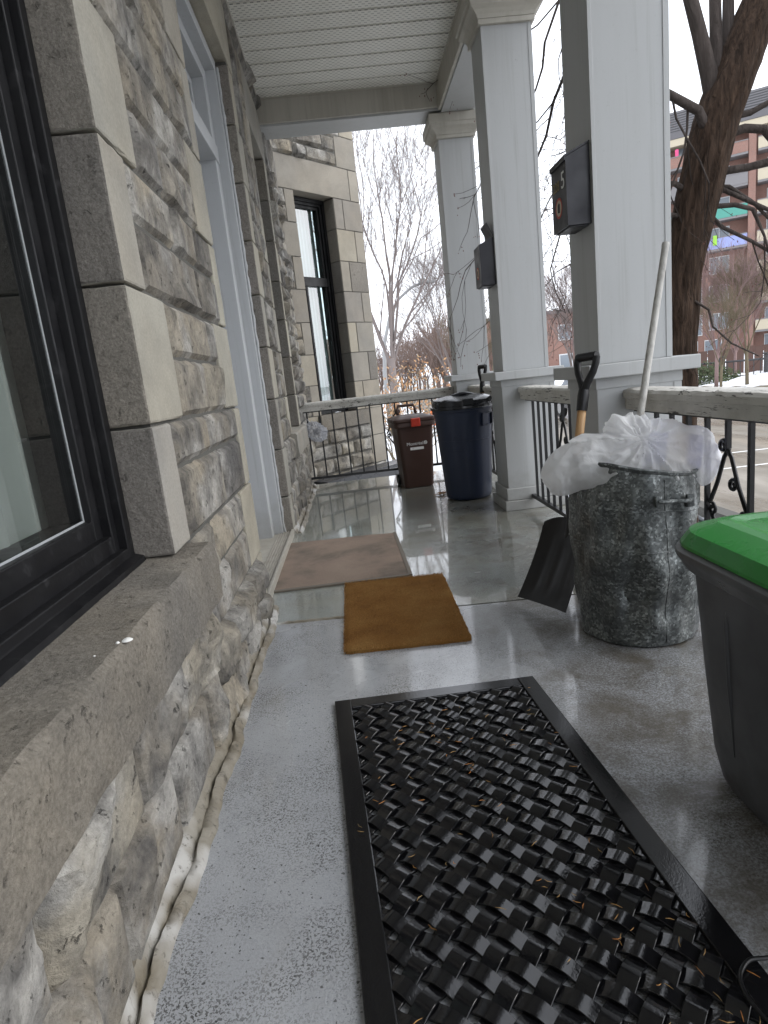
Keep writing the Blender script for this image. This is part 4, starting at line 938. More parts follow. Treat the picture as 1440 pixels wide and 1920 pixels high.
# the bag: radial surface of a smooth union of lobes, wrinkled towards a knot
BC=Vector((.93,2.13,.625))
lobes=[((.97,2.13,.60),(.175,.17,.115)),((.83,2.16,.630),(.115,.12,.080)),((.752,2.19,.596),(.078,.085,.066)),((.99,2.12,.69),(.105,.10,.062)),((1.12,2.10,.655),(.098,.10,.075)),((1.165,2.08,.60),(.045,.07,.075)),((.93,2.14,.735),(.035,.04,.035))]
def bag_sdf(p):
    k=.045; d=1e9
    for c,r in lobes:
        q=Vector(((p.x-c[0])/r[0],(p.y-c[1])/r[1],(p.z-c[2])/r[2])); m_=min(r); l=(q.length-1)*m_*1.15
        h=max(k-abs(d-l),0)/k; d=min(d,l)-h*h*k*.25
    return d
NU,NV=220,130; vs=[];fs=[]; knot=Vector((.945,2.03,.70))
for j in range(NV+1):
    th=math.pi*j/NV
    for i in range(NU):
        ph=2*math.pi*i/NU; d=Vector((math.sin(th)*math.cos(ph),math.sin(th)*math.sin(ph),math.cos(th)))
        t=.02
        for _ in range(40):
            s_=bag_sdf(BC+d*t); t-=s_*.8
            if abs(s_)<5e-4: break
        t=min(max(t,.03),.36); p=BC+d*t
        rel=p-knot; az=math.atan2(rel.z,rel.x); dist=rel.length
        w=.016*(1-abs(mnoise.noise(Vector((az*3.4,dist*5,.3))))*2.2)*min(1,dist/.06)
        w+=.016*(1-2*abs(mnoise.noise(p*8+Vector((3,1,7)))))+.008*(1-2*abs(mnoise.noise(Vector((p.x*16,p.y*16,p.z*30)))))
        p=p+d*w*.95
        vs.append(tuple(p-BC))
for j in range(NV):
    for i in range(NU):
        i2=(i+1)%NU; fs.append((j*NU+i,(j+1)*NU+i,(j+1)*NU+i2,j*NU+i2))
bag=MB().add(vs,fs).build('plastic_bag',MT['bag'],smooth=True,angle=40); bag.location=BC; tag(bag,'crumpled white plastic bag bulging out of the metal can','plastic bag')
b=MB(); b.box(-.085,.085,-.05,.05,-.055,.055,c=.004); o=b.build('carton',MT['carton']); o.location=(1.085,2.085,.648); o.rotation_euler=(R(-18),R(9),R(-14)); tag(o,'cream and blue printed carton showing through the white plastic bag','carton')
# grey broom pole stuck into the can
P0=Vector((.955,2.10,.62)); P1=Vector((1.215,2.36,1.372)); b=MB(); dd=(P1-P0)
pts=[P0+dd*t-Vector((0,0,0)) for t in (-.35,0,.3,.6,.985,.987,1.0)]; b.tube([p-P0 for p in pts],[.0125,.0125,.0125,.0125,.0125,.0135,.0130],14)
pole=b.build('broom_pole',MT['pole'],smooth=True,angle=40); pole.location=P0; tag(pole,'bare grey metal pole sticking up out of the trash can','pole')

# ================================================================ SHOVELS
def make_shovel():
    s=empty('snow_shovel')
    # blade: x across, y forward (towards -y), z up
    b=MB(); nu,nv=24,16; vs=[];fs=[]
    for side in (0,1):
        for j in range(nv+1):
            for i in range(nu+1):
                u=i/nu*2-1; t=j/nv; hw=.118+.022*(1-t)+.0; 
                x=u*hw; z=.36*t; y=-.105*(1-t)**1.5-.028*abs(u)**2.5*(.4+.6*t)+.012
                rib=.004*max(0,math.cos(u*math.pi*3.5))*(1 if .12<t<.72 else 0)
                if t>.9: z-=.03*abs(u)**3
                vs.append((x,y+rib+(.004 if side else 0),z))
    m_=(nu+1)*(nv+1)
    for j in range(nv):
        for i in range(nu):
            a=j*(nu+1)+i; fs.append((a,a+1,a+nu+2,a+nu+1)); fs.append((m_+a,m_+a+nu+1,m_+a+nu+2,m_+a+1))
    per=[i for i in range(nu+1)]+[j*(nu+1)+nu for j in range(1,nv+1)]+[nv*(nu+1)+i for i in range(nu-1,-1,-1)]+[j*(nu+1) for j in range(nv-1,0,-1)]
    for k in range(len(per)): a,c=per[k],per[(k+1)%len(per)]; fs.append((a,m_+a,m_+c,c))
    b.add(vs,fs); b.build('blade',MT['blackplastic'],s,smooth=True,angle=50)
    b=MB(); b.tube([(0,.014,.20),(0,.022,.30),(0,.022,.42),(0,.02,.45)],[.016,.022,.021,.019],12); b.build('socket',MT['blackplastic'],s,smooth=True)
    b=MB(); b.tube([(0,.02,.30),(0,.02,.55),(0,.02,.86)],.0178,14); b.build('shaft',MT['wood'],s,smooth=True)
    b=MB(); b.lathe([(.0184,.51),(.0190,.515),(.0190,.55),(.0184,.555)],16,c=(0,.02,0)); b.build('band',MT['green'],s,smooth=True)
    b=MB(); b.tube([(0,.02,.80),(0,.02,.86),(0,.02,.885)],[.0225,.0235,.021],12)
    for sg in (-1,1): b.tube([(0,.02,.875),(sg*.014,.02,.91),(sg*.040,.02,.955),(sg*.050,.02,.99),(sg*.050,.02,1.015)],[.017,.0155,.0145,.0145,.015],10)
    pts=[(-.052+.104*i/14,.02,1.018) for i in range(15)]; b.tube(pts,[.0160+.0022*(i%2) for i in range(15)],12)
    b.build('grip',MT['blackplastic'],s,smooth=True,angle=60)
    return s
sh=make_shovel(); tag(sh,'black snow shovel with a wooden shaft standing against the metal can','shovel','snow shovels on the porch')
def pose(o,loc,az,lean,roll=0):
    """az: world angle of local -y (scoop side); lean: tilt of the shaft away from the scoop side"""
    Mz=Matrix.Rotation(az+math.pi/2,4,'Z'); Ml=Matrix.Rotation(-lean,4,'X'); Mr=Matrix.Rotation(roll,4,'Y'); o.matrix_world=Matrix.Translation(loc)@Mz@Mr@Ml
sh2=copy_tree(sh); sh2['label']='black shovel grip standing up behind the blue garbage bin'
pose(sh,(.765,2.405,.012),R(205),R(13),R(-2))
pose(sh2,(1.055,5.36,.0),R(200),R(5))

# ================================================================ BINS
# navy round bin with black domed lid
bb=empty('garbage_bin',(.868,4.90,0)); tag(bb,'tall navy blue plastic garbage bin with a wet black lid','garbage bin')
def bluefn(p,a,z,r):
    k=1.0
    if .06<z<.62: k=1-.012*max(0,math.cos(a*8))**4
    return (p[0]*k,p[1]*k,z)
prof=[(0,.004),(.165,.004),(.176,.012),(.182,.03)]+[(.182+.044*(z-.03)/.66,z) for z in [.03+.022*i for i in range(1,31)]]+[(.229,.70),(.238,.702),(.240,.73),(.232,.735),(.222,.73),(.215,.6)]
b=MB(); b.lathe(prof,72,fn=bluefn); b.build('bin_body',MT['blue'],bb,smooth=True,angle=40)
b=MB(); b.lathe([(.246,.715),(.252,.722),(.250,.738),(.236,.742),(.234,.775),(.226,.785),(.18,.800),(.12,.810),(.05,.815),(0,.816)],72,fn=lambda p,a,z,r:(p[0],p[1],z+(.0 if z<.78 else .006*math.cos(2*a)))); b.build('lid',MT['bluedk'],bb,smooth=True,angle=35)
b=MB(); pts=[(-.10+.02*i,-.02,.800+.022*math.sin(math.pi*i/10)) for i in range(11)]
b.tube(pts,.017,8); b.build('lid_handle',MT['bluedk'],bb,smooth=True,angle=40); b=MB(); b.box(-.035,.045,-.244,-.17,.742,.792,c=.006); b.build('lid_clip',MT['bluedk'],bb)
b=MB()
for i in range(9):
    pass
def bpatch(a0,a1,z0,z1,off,th):
    n=8; rings=[]
    for i in range(n+1):
        a=R(a0+(a1-a0)*i/n); rr=lambda z: .182+.044*(z-.03)/.66
        rings.append([((rr(z)+o)*math.cos(a),(rr(z)+o)*math.sin(a),z) for z,o in ((z0,-.004),(z0,off),(z1,off),(z1,-.004))])
    b.loft(rings)
bpatch(-62,-28,.575,.58,.016,0); bpatch(-62,-60,.58,.665,.016,0); bpatch(-30,-28,.58,.665,.016,0); bpatch(-62,-28,.665,.67,.02,0)
b.build('side_handle',MT['blue'],bb)
b=MB(); bpatch(-150,-30,.47,.476,.005,0); bpatch(-128,-100,.40,.406,.005,0); b.build('moulded_line',MT['blue'],bb)
# brown organics bin
br=empty('organics_bin',(.53,5.72,0),R(6)); tag(br,'small brown wheeled organics bin with an orange red lid latch','organics bin')
rings=[]
for z,hx,hy,r in ((.004,.130,.135,.03),(.02,.136,.140,.035),(.30,.152,.158,.035),(.52,.164,.170,.035),(.56,.168,.174,.035)):
    rings.append(rrect(-hx,hx,-hy,hy,r,z))
b=MB(); b.loft(rings); b.build('bin_body',MT['brown'],br,smooth=True,angle=40)
b=MB(); b.loft([rrect(-h,h,-h-.004,h+.004,.045,z) for z,h in ((.555,.182),(.560,.188),(.595,.190),(.602,.186))]); b.build('rim',MT['brown'],br,smooth=True,angle=40)
b=MB(); b.loft([rrect(-h,h,-h-.004,h+.004,.045,z) for z,h in ((.603,.192),(.612,.196),(.630,.194),(.640,.182),(.648,.150),(.652,.145),(.658,.120),(.660,.05))]); b.build('lid',MT['brown'],br,smooth=True,angle=30)
b=MB(); b.box(-.042,.042,-.214,-.196,.560,.635,c=.006)
for i in range(7): b.box(-.036+.011*i,-.030+.011*i,-.2165,-.213,.566,.628)
b.build('latch',MT['latch'],br)
b=MB(); b.tube([(-.085,.16,.64),(-.085,.18,.70),(-.075,.19,.735),(.075,.19,.735),(.085,.18,.70),(.085,.16,.64)],.014,10); b.build('carry_handle',MT['brown'],br,smooth=True)
for sx in (-1,1):
    b=MB(); b.tube([(sx*.125,.135,.055),(sx*.158,.135,.055)],.055,20); b.build('wheel',MT['blackplastic'],br,smooth=True,angle=40)
TM=lambda x,z,y: Matrix(((1,0,0,x),(0,0,-1,y),(0,1,0,z),(0,0,0,1)))@Matrix.Rotation(R(2.5),4,'X')
text_obj('Montréal',.042,MT['sticker'],br,TM(-.015,.405,-.1655))
b=MB(); disc(b,.016,.012); 
for k in range(4):
    a=R(45+90*k); b.add([(0,0,0),(.011*math.cos(a-.5),.011*math.sin(a-.5),0),(.013*math.cos(a),.013*math.sin(a),0),(.011*math.cos(a+.5),.011*math.sin(a+.5),0)],[(0,1,2,3)])
o=b.build('city_emblem',MT['sticker'],br); o.matrix_local=TM(.082,.407,-.1655)
b=MB(); b.box(-.062,.062,-.012,.012,0,.001); b.box(-.040,-.034,-.003,.003,.001,.0014,mi=1); o=b.build('label_strip',[MT['sticker'],MT['blackprint']],br); o.matrix_local=TM(.0,.362,-.1645)
# charcoal bin with green lid
gb=empty('recycling_bin',(.89,1.05,0)); tag(gb,'large charcoal plastic bin with a faceted green lid beside the iron railing','recycling bin')
def ginn(x0,x1,y0,y1,r,z): return rrect(x0-.89,x1-.89,y0-1.05,y1-1.05,r,z,6)
b=MB(); b.loft([ginn(.76,1.08,.80,1.27,.08,.003),ginn(.745,1.095,.78,1.295,.10,.03),ginn(.732,1.105,.765,1.310,.11,.09),ginn(.716,1.12,.745,1.325,.11,.30),ginn(.704,1.13,.73,1.338,.11,.50),ginn(.702,1.13,.728,1.340,.11,.52)]); b.build('bin_body',MT['grey'],gb,smooth=True,angle=40)
b=MB(); b.loft([ginn(.690,1.135,.722,1.346,.11,.520),ginn(.672,1.145,.710,1.358,.12,.548),ginn(.667,1.150,.706,1.362,.12,.556),ginn(.667,1.150,.706,1.362,.12,.568),ginn(.675,1.145,.714,1.354,.12,.574)]); b.build('rim',MT['rim'],gb,smooth=True,angle=40)
b=MB(); b.loft([ginn(.677,1.14,.716,1.352,.11,.575),ginn(.677,1.14,.716,1.352,.11,.582),ginn(.692,1.125,.735,1.335,.10,.608),ginn(.745,1.08,.80,1.280,.05,.628),ginn(.765,1.06,.82,1.26,.04,.631),ginn(.785,1.04,.84,1.24,.04,.626)]); b.build('lid',MT['green'],gb)
b=MB(); 
for (xa,ya,xb,yb,zz) in ((.70,.80,.70,1.22,.10),):
    b.tube([(.731-.89,1.15-1.05,.13),(.717-.89,1.15-1.05,.30),(.709-.89,1.15-1.05,.44),(.708-.89,1.15-1.05,.47)],[.003,.006,.006,.002],8)
b.build('body_rib',MT['grey'],gb,smooth=True)
# ================================================================ SMALL THINGS
pts=[(.72,.80),(.60,.80),(.564,.797),(.533,.797),(.505,.776),(.495,.75),(.496,.725),(.503,.70),(.53,.64),(.60,.58)]
b=MB(); fine=[]
for i in range(len(pts)-1):
    p0=pts[max(i-1,0)];p1=pts[i];p2=pts[i+1];p3=pts[min(i+2,len(pts)-1)]
    for k in range(8):
        t=k/8; f=lambda a: .5*((2*p1[a])+(-p0[a]+p2[a])*t+(2*p0[a]-5*p1[a]+4*p2[a]-p3[a])*t*t+(-p0[a]+3*p1[a]-3*p2[a]+p3[a])*t**3)
        x,y=f(0),f(1); fine.append((x,y,.024 if x<.57 else .008))
b.tube(fine,.0035,8); tag(b.build('electric_cable',MT['blackplastic'],smooth=True),'thin black cable looped across the corner of the rubber mat','cable')
# clear plastic bundle tied to the end railing
b=MB(); nu,nv=40,24; vs=[];fs=[]
for j in range(nv+1):
    th=math.pi*j/nv
    for i in range(nu):
        ph=6.283*i/nu; d=Vector((math.sin(th)*math.cos(ph),math.sin(th)*math.sin(ph),math.cos(th))); r=.048+.034*(1-2*abs(mnoise.noise(d*2.6)))+.016*(1-2*abs(mnoise.noise(d*7)))
        q=Vector((d.x*1.25*r,d.y*.7*r,d.z*1.2*r)); vs.append((q.x+.25*-q.z,q.y,q.z))
for j in range(nv):
    for i in range(nu): fs.append((j*nu+i,(j+1)*nu+i,(j+1)*nu+(i+1)%nu,j*nu+(i+1)%nu))
o=empty('plastic_bundle',(-.375,6.235,.565)); tag(o,'crumpled clear plastic bag tied to the end railing beside the stone wall','plastic bag')
b.add(vs,fs); b.build('film',MT['film'],o,smooth=True,angle=30)
b=MB(); b.box(-.03,.025,-.015,.015,-.035,.03,c=.006); b.build('dark_contents',MT['blackplastic'],o)
b=MB(); b.tube([(-.02,0,.06),(-.06,.03,.10),(-.08,.06,.13)],[.012,.006,.004],8); b.build('tie',MT['film'],o,smooth=True)
rnd=random.Random(9); b=MB()
for i in range(40):
    x=.675+rnd.gauss(0,.025); y=5.10+rnd.gauss(0,.03); z=.004+rnd.uniform(0,.014); a=rnd.uniform(0,6.3); L=rnd.uniform(.012,.024)
    dx,dy=math.cos(a)*L,math.sin(a)*L; b.add([(x-dx,y-dy,z),(x+dy*.4,y-dx*.4,z+.006),(x+dx,y+dy,z+.002),(x-dy*.4,y+dx*.4,z+.007)],[(0,1,2),(0,2,3)])
tag(b.build('dry_leaves',MT['leaf']),'little heap of dry brown leaves beside the blue bin','leaves',kind='stuff')
# bird-lime and grit on the sill
b=MB()
for (y,x,r) in ((1.04,-.437,.010),(1.03,-.45,.004),(.98,-.47,.003)):
    b.lathe([(0,.0035),(r*.6,.003),(r,.0)],10,c=(x,y,.604))
o=hp(b.build('white_splash',MT['sticker'],smooth=True),front)

# ================================================================ TREES
def grow(b,p,d,L,r,depth,rnd,par):
    """recursive bare branch; par: dict(spread,ratio,up,seg,min,kids,twist)"""
    n=par.get('seg',4); pts=[p]; rad=[r]; q=Vector(p); dd=Vector(d)
    for i in range(n):
        dd=(dd+Vector((rnd.gauss(0,1),rnd.gauss(0,1),rnd.gauss(0,1)))*par['wob']+Vector((0,0,par['up']*(1 if depth>0 else .5)))).normalized()
        q=q+dd*(L/n); pts.append(tuple(q)); rad.append(r*(1-(i+1)/n*(1-par['taper'])))
    b.tube(pts,rad,6 if r>.03 else (4 if r>.008 else 3),cap=False)
    if depth<=0: 
        if 'tip' in par: par['tip'](q,rnd)
        return
    k=par['kids'][min(depth-1,len(par['kids'])-1)]
    for i in range(k):
        t=rnd.uniform(.25,1.0) if i<k-1 else 1.0
        f=t*n; i0=min(int(f),n-1); P=Vector(pts[i0]).lerp(Vector(pts[i0+1]),f-i0)
        base=(Vector(pts[i0+1])-Vector(pts[i0])).normalized(); ax=base.orthogonal().normalized(); ax.rotate(Matrix.Rotation(rnd.uniform(0,6.283),3,base))
        nd=base.copy(); an=rnd.gauss(par['spread'],.15); nd.rotate(Matrix.Rotation(an,3,ax))
        rr=rad[i0]*(.78 if i==k-1 else rnd.uniform(.42,.62)); rr=max(rr,par['min'])
        grow(b,P,nd,L*rnd.uniform(par['ratio']-.12,par['ratio']+.08),rr,depth-1,rnd,par)
def bare_tree(name,label,loc,par,stems,seed,trunk_mat,crown_mat,group=None,trunk=None,cat='tree',depth=5):
    rnd=random.Random(seed); t=empty(name,loc); tag(t,label,cat,group)
    tb=MB()
    for pts,rad in trunk: tb.tube(pts,rad,12)
    tb.build('trunk',MT[trunk_mat],t,smooth=True)
    cb=MB()
    for p,d,L,r in stems: grow(cb,Vector(p),Vector(d).normalized(),L,r,depth,rnd,par)
    cb.build('crown',MT[crown_mat],t,smooth=True)
    return t
def big_tree_tris(): pass
# street maple beside the porch: thick leaning trunk with ridged bark
st=empty('street_tree',(2.66,5.0,GZ)); tag(st,'thick leaning street tree with wet ridged bark beside the porch','tree','bare trees')
path=[(2.60,5.0,-1.05,.21),(2.62,5.0,-.6,.17),(2.64,5.0,.2,.145),(2.655,5.0,.83,.128),(2.67,5.0,1.2,.13),(2.69,5.0,1.52,.135),(2.77,5.0,1.89,.142),(2.875,5.0,2.28,.150),(2.96,5.0,2.56,.155),(3.05,5.0,2.80,.16),(3.21,5.0,3.16,.14),(3.42,5.02,3.6,.125),(3.7,5.05,4.4,.11),(3.9,5.1,5.4,.09)]
b=MB(); NA=72; rings=[]; fine=[]
for i in range(len(path)-1):
    for k in range(10):
        t=k/10; fine.append([path[i][a]*(1-t)+path[i+1][a]*t for a in range(4)])
fine.append(list(path[-1])); b0=len(b.v)
for i,(x,y,z,r) in enumerate(fine):
    ring_=[]
    for j in range(NA):
        a=6.283*j/NA; ca,sa=math.cos(a),math.sin(a)
        rid=1-2*abs(mnoise.noise(Vector((ca*4.6+.6*math.sin(z*2),sa*4.6,z*1.3)))); rid2=1-2*abs(mnoise.noise(Vector((ca*10,sa*10,z*2.8+4))))
        rr=r*(1+.05*mnoise.noise(Vector((ca*1.2,sa*1.2,z*2.2))))+.014*rid+.007*rid2+.004*mnoise.noise(Vector((ca*18,sa*18,z*12)))
        for (az,zz,sz,h) in ((R(-115),1.25,.11,.035),(R(-70),.75,.1,.03),(R(-130),1.0,.09,.03)):
            da=(a-az+math.pi)%(6.283)-math.pi; rr+=h*math.exp(-(da/.5)**2-((z-zz)/sz)**2)
        ring_.append((x+rr*ca-2.66,y+rr*sa-5.0,z-GZ))
    rings.append(ring_)
b.loft(rings); b.build('trunk',MT['bark'],st,smooth=True,angle=60)
rnd=random.Random(21); cb=MB(); lb=MB()
def tip(q,rnd):
    for k in range(3):
        c=q+Vector((rnd.gauss(0,.018),rnd.gauss(0,.018),rnd.gauss(0,.018))); s=rnd.uniform(.0035,.006)
        lb.add([(c.x+s,c.y,c.z),(c.x-s,c.y,c.z),(c.x,c.y+s,c.z),(c.x,c.y-s,c.z),(c.x,c.y,c.z+1.5*s),(c.x,c.y,c.z-1.5*s)],[(0,2,4),(2,1,4),(1,3,4),(3,0,4),(2,0,5),(1,2,5),(3,1,5),(0,3,5)])
ST=Vector((2.66,5.0,GZ))
def limb(pts,rad,mat=None,n=10): lb_=MB(); 
limbs=[([(2.98,5,2.68),(2.91,5.0,2.95),(2.83,4.98,3.2),(2.70,4.96,3.6),(2.45,4.9,4.3)],[.075,.06,.052,.045,.04]),
 ([(3.0,5,2.75),(2.985,5.02,2.98),(2.99,5.05,3.4),(3.0,5.1,4.2)],[.055,.045,.042,.035]),
 ([(3.06,5,2.85),(3.09,5.05,3.1),(3.12,5.1,3.45),(3.2,5.15,4.2)],[.055,.045,.04,.035]),
 ([(2.92,4.95,2.42),(2.78,4.9,2.66),(2.55,4.85,2.76),(2.2,4.85,2.95),(1.85,5.0,3.05)],[.04,.034,.03,.025,.02]),
 ([(3.0,5.0,2.26),(3.2,4.95,2.26),(3.4,4.9,2.28),(3.9,4.9,2.4)],[.03,.028,.03,.02]),
 ([(3.0,5,2.50),(3.16,4.95,2.53),(3.29,4.92,2.50),(3.36,4.9,2.40),(3.5,4.85,2.30)],[.034,.032,.032,.03,.022]),
 ([(2.98,5,2.62),(3.2,4.95,2.63),(3.5,4.9,2.75)],[.03,.022,.015]),
 ([(2.93,5,2.18),(3.08,4.95,2.08),(3.25,4.92,1.98),(3.5,4.9,1.85)],[.022,.018,.016,.012]),
 ([(2.93,5,2.16),(3.05,4.96,2.14),(3.22,4.95,2.02),(3.45,4.9,1.75)],[.018,.015,.013,.010]),
 ([(2.86,5,2.02),(3.0,4.95,1.85),(3.2,4.9,1.72),(3.5,4.85,1.5)],[.017,.015,.013,.010]),
 ([(2.88,5,2.02),(3.08,4.93,2.0),(3.2,4.9,1.95),(3.28,4.88,1.75),(3.33,4.86,1.55)],[.02,.018,.016,.010,.006]),
 ([(2.70,4.88,1.35),(2.83,4.85,1.25),(2.85,4.83,1.12),(2.98,4.8,.98),(3.2,4.8,.86)],[.010,.009,.008,.007,.005]),
 ([(2.80,5.02,2.12),(2.62,4.95,2.20),(2.45,4.9,2.18)],[.025,.02,.014]),
 ([(2.74,5.0,1.95),(2.6,4.95,1.98),(2.42,4.9,1.9)],[.022,.018,.012])]
for pts,rad in limbs:
    P=[Vector(p)-ST for p in pts]; fp=[];fr=[]
    for i in range(len(P)-1):
        for k in range(4): t=k/4; fp.append(P[i].lerp(P[i+1],t)); fr.append(rad[i]*(1-t)+rad[i+1]*t)
    fp.append(P[-1]); fr.append(rad[-1]); cb.tube(fp,fr,8)
par=dict(spread=.55,ratio=.68,up=-.03,seg=4,min=.0026,kids=[3,3,4,3],wob=.14,taper=.62,tip=tip)
def twigs(p,d,L,r,dep): grow(cb,Vector(p)-ST,Vector(d).normalized(),L,r,dep,rnd,par)
# drooping twigs seen between the columns and beside the trunk
for p,d,L,r,dep in (((2.2,4.85,2.95),(-.15,.9,-.45),.95,.016,3),((1.85,5.0,3.05),(.05,.9,-.3),1.1,.014,3),((2.3,4.9,2.9),(-.1,.8,-.8),.9,.014,3),((2.55,4.85,2.78),(-.1,-.1,-1),.7,.010,2),((2.7,4.9,2.7),(-.35,0,-.9),.6,.010,2),((2.6,4.95,3.7),(-.2,.6,-.6),.9,.014,3),((2.45,4.9,4.3),(-.2,.8,-.5),1.3,.02,3),
 ((3.3,4.95,3.3),(.3,-.2,-.3),.5,.010,3),((3.25,4.95,3.15),(.2,-.3,.1),.4,.008,3),((3.4,4.9,2.28),(.3,-.1,-.5),.6,.010,3),((2.45,4.9,2.18),(-.7,.1,-.2),.6,.010,2),((2.42,4.9,1.9),(-.7,.2,-.1),.6,.010,1),((2.2,4.9,2.6),(-.1,.8,-.7),.9,.012,3),((1.95,5.0,2.5),(.05,.6,-.8),.9,.010,3),((3.28,4.88,1.75),(.1,0,-.8),.5,.007,2),((3.2,4.9,1.72),(.1,0,-.9),.6,.007,2)):
    twigs(p,d,L,r,dep)
cb.build('crown',MT['bark2'],st,smooth=True); o=lb.build('buds',MT['bud'],st)
# branch linking loose twigs to the limb
cb=MB()
for pts,rad in (([(2.55,4.85,2.76),(2.35,4.87,2.70),(2.2,4.9,2.60),(2.05,4.95,2.54),(1.95,5.0,2.5)],[.016,.014,.012,.011,.010]),):
    cb.tube([Vector(p)-ST for p in pts],rad,8)
cb.build('branch',MT['bark2'],st,smooth=True)

# multi-stemmed maples beyond the bay
GB='bare trees'
def maple(loc,label,seed,h,lean,mat='twig',depth=5,nst=6):
    rnd=random.Random(seed); stems=[]
    tr=[([(0,0,-.1),(lean*.04,0,h*.18),(lean*.10,0,h*.30)],[h*.015,h*.0125,h*.0115])]
    for k in range(nst):
        a=6.283*k/nst+rnd.uniform(-.3,.3); sp=rnd.uniform(.18,.5); stems.append(((lean*.10*rnd.uniform(.6,1),0,h*rnd.uniform(.22,.30)),(math.cos(a)*sp+lean*.15,math.sin(a)*sp,1),h*.30,h*.0062))
    par=dict(spread=.40,ratio=.74,up=.055,seg=4,min=.0042,kids=[4,4,3,3,3],wob=.08,taper=.6)
    return bare_tree('bare_tree',label,loc,par,stems,seed,mat,mat,GB,tr,depth=depth)
maple((1.35,19.,GZ),'tall many stemmed bare tree growing behind the bay window corner',3,8.6,.2,depth=5,nst=7)
maple((3.9,23.,GZ),'spreading bare tree standing behind the street lamp arm',11,6.4,-.5,depth=5,nst=6)
maple((3.4,15.5,GZ),'low thin bare tree with arching stems beyond the end railing',8,3.6,.6,'twig_green',depth=4,nst=6)
maple((9.0,25.,GZ),'small bare tree seen between the two columns that carry mailboxes',17,5.2,.1,depth=5)
maple((15.2,25.5,GZ),'dense twiggy bare tree in front of the brick apartment block',23,5.6,.3,'twig_red',depth=5,nst=7)
maple((16.2,25.,GZ),'grey stemmed bare tree leaning over the park fence',29,5.0,-.5,'twig_green',depth=5,nst=5)
maple((14.0,23.2,GZ),'short brown twigged bare tree at the edge of the snowy park',41,3.8,.4,'twig_green',depth=4,nst=6)
maple((18.5,29.5,GZ),'reddish twigged bare tree close to the wooden fence',43,5.2,.2,'twig_red',depth=5,nst=7)
maple((11.5,31.,GZ),'bare tree rising far behind the corner of the porch',31,6.5,0,'twig_red',depth=4)
# far wood closing the street: reads as one mass
cbw=MB(); rw=random.Random(77); pw=dict(spread=.42,ratio=.72,up=.05,seg=3,min=.020,kids=[3,3,3],wob=.08,taper=.6)
for k in range(120):
    x=rw.uniform(-5,24); y=rw.uniform(48,78)
    if x>17 and y<62: continue
    hh=rw.uniform(3.,6.5)
    cbw.tube([(x,y,GZ-.1),(x,y,GZ+hh*.3)],[.12,.09],5)
    for q in range(5): a=rw.uniform(0,6.283); grow(cbw,Vector((x,y,GZ+hh*.25)),Vector((.4*math.cos(a),.4*math.sin(a),1)).normalized(),hh*.36,.05,3,rw,pw)
tag(cbw.build('distant_woods',MT['twig_far']),'far off bare reddish brown woods closing the street','woods',kind='stuff')
# shrub with old orange leaves by the bay
sb=empty('leafy_shrub',(1.15,13.2,GZ)); tag(sb,'shrub still holding dry orange leaves beside the bay corner','shrub')
rnd=random.Random(12); cb=MB(); lb2=MB()
def tip2(q,rnd):
    for k in range(4):
        c=q+Vector((rnd.gauss(0,.10),rnd.gauss(0,.10),rnd.gauss(0,.08))); s=rnd.uniform(.025,.05); u=Vector((rnd.gauss(0,1),rnd.gauss(0,1),rnd.gauss(0,1))).normalized(); v=u.orthogonal().normalized()
        lb2.add([tuple(c-u*s),tuple(c+v*s*.5),tuple(c+u*s),tuple(c-v*s*.5)],[(0,1,2,3)])
par2=dict(spread=.5,ratio=.68,up=.03,seg=3,min=.005,kids=[3,3,3],wob=.16,taper=.6,tip=tip2)
for k in range(13):
    a=6.283*k/13; grow(cb,Vector((.3*math.cos(a),.3*math.sin(a),0)),Vector((.35*math.cos(a),.35*math.sin(a),1)).normalized(),1.05,.016,3,rnd,par2)
cb.build('stems',MT['twig_green'],sb,smooth=True); lb2.build('leaves',MT['leaf'],sb)
# evergreen hedge along the park
for k,(x,y,s) in enumerate(((16.5,29.,1.5),)):
    sb2=empty('evergreen_bush',(x,y,GZ)); tag(sb2,'low dark green evergreen bush behind the park fence','bush'); lb3=MB()
    for i in range(2600):
        d=Vector((rnd.gauss(0,1),rnd.gauss(0,1),abs(rnd.gauss(0,1)))).normalized(); r=s*rnd.uniform(.6,1)*(1+.2*mnoise.noise(d*3)); c=Vector((d.x*r*1.2,d.y*r,d.z*r*.75)); u=Vector((rnd.gauss(0,1),rnd.gauss(0,1),rnd.gauss(0,1))).normalized()*.09; v=u.orthogonal().normalized()*.035
        lb3.add([tuple(c-u),tuple(c+v),tuple(c+u),tuple(c-v)],[(0,1,2,3)])
    lb3.build('foliage',MT['evergreen'],sb2); MB().tube([(0,0,-.05),(0,0,.5)],[.08,.05],8).build('stem',MT['bark2'],sb2)

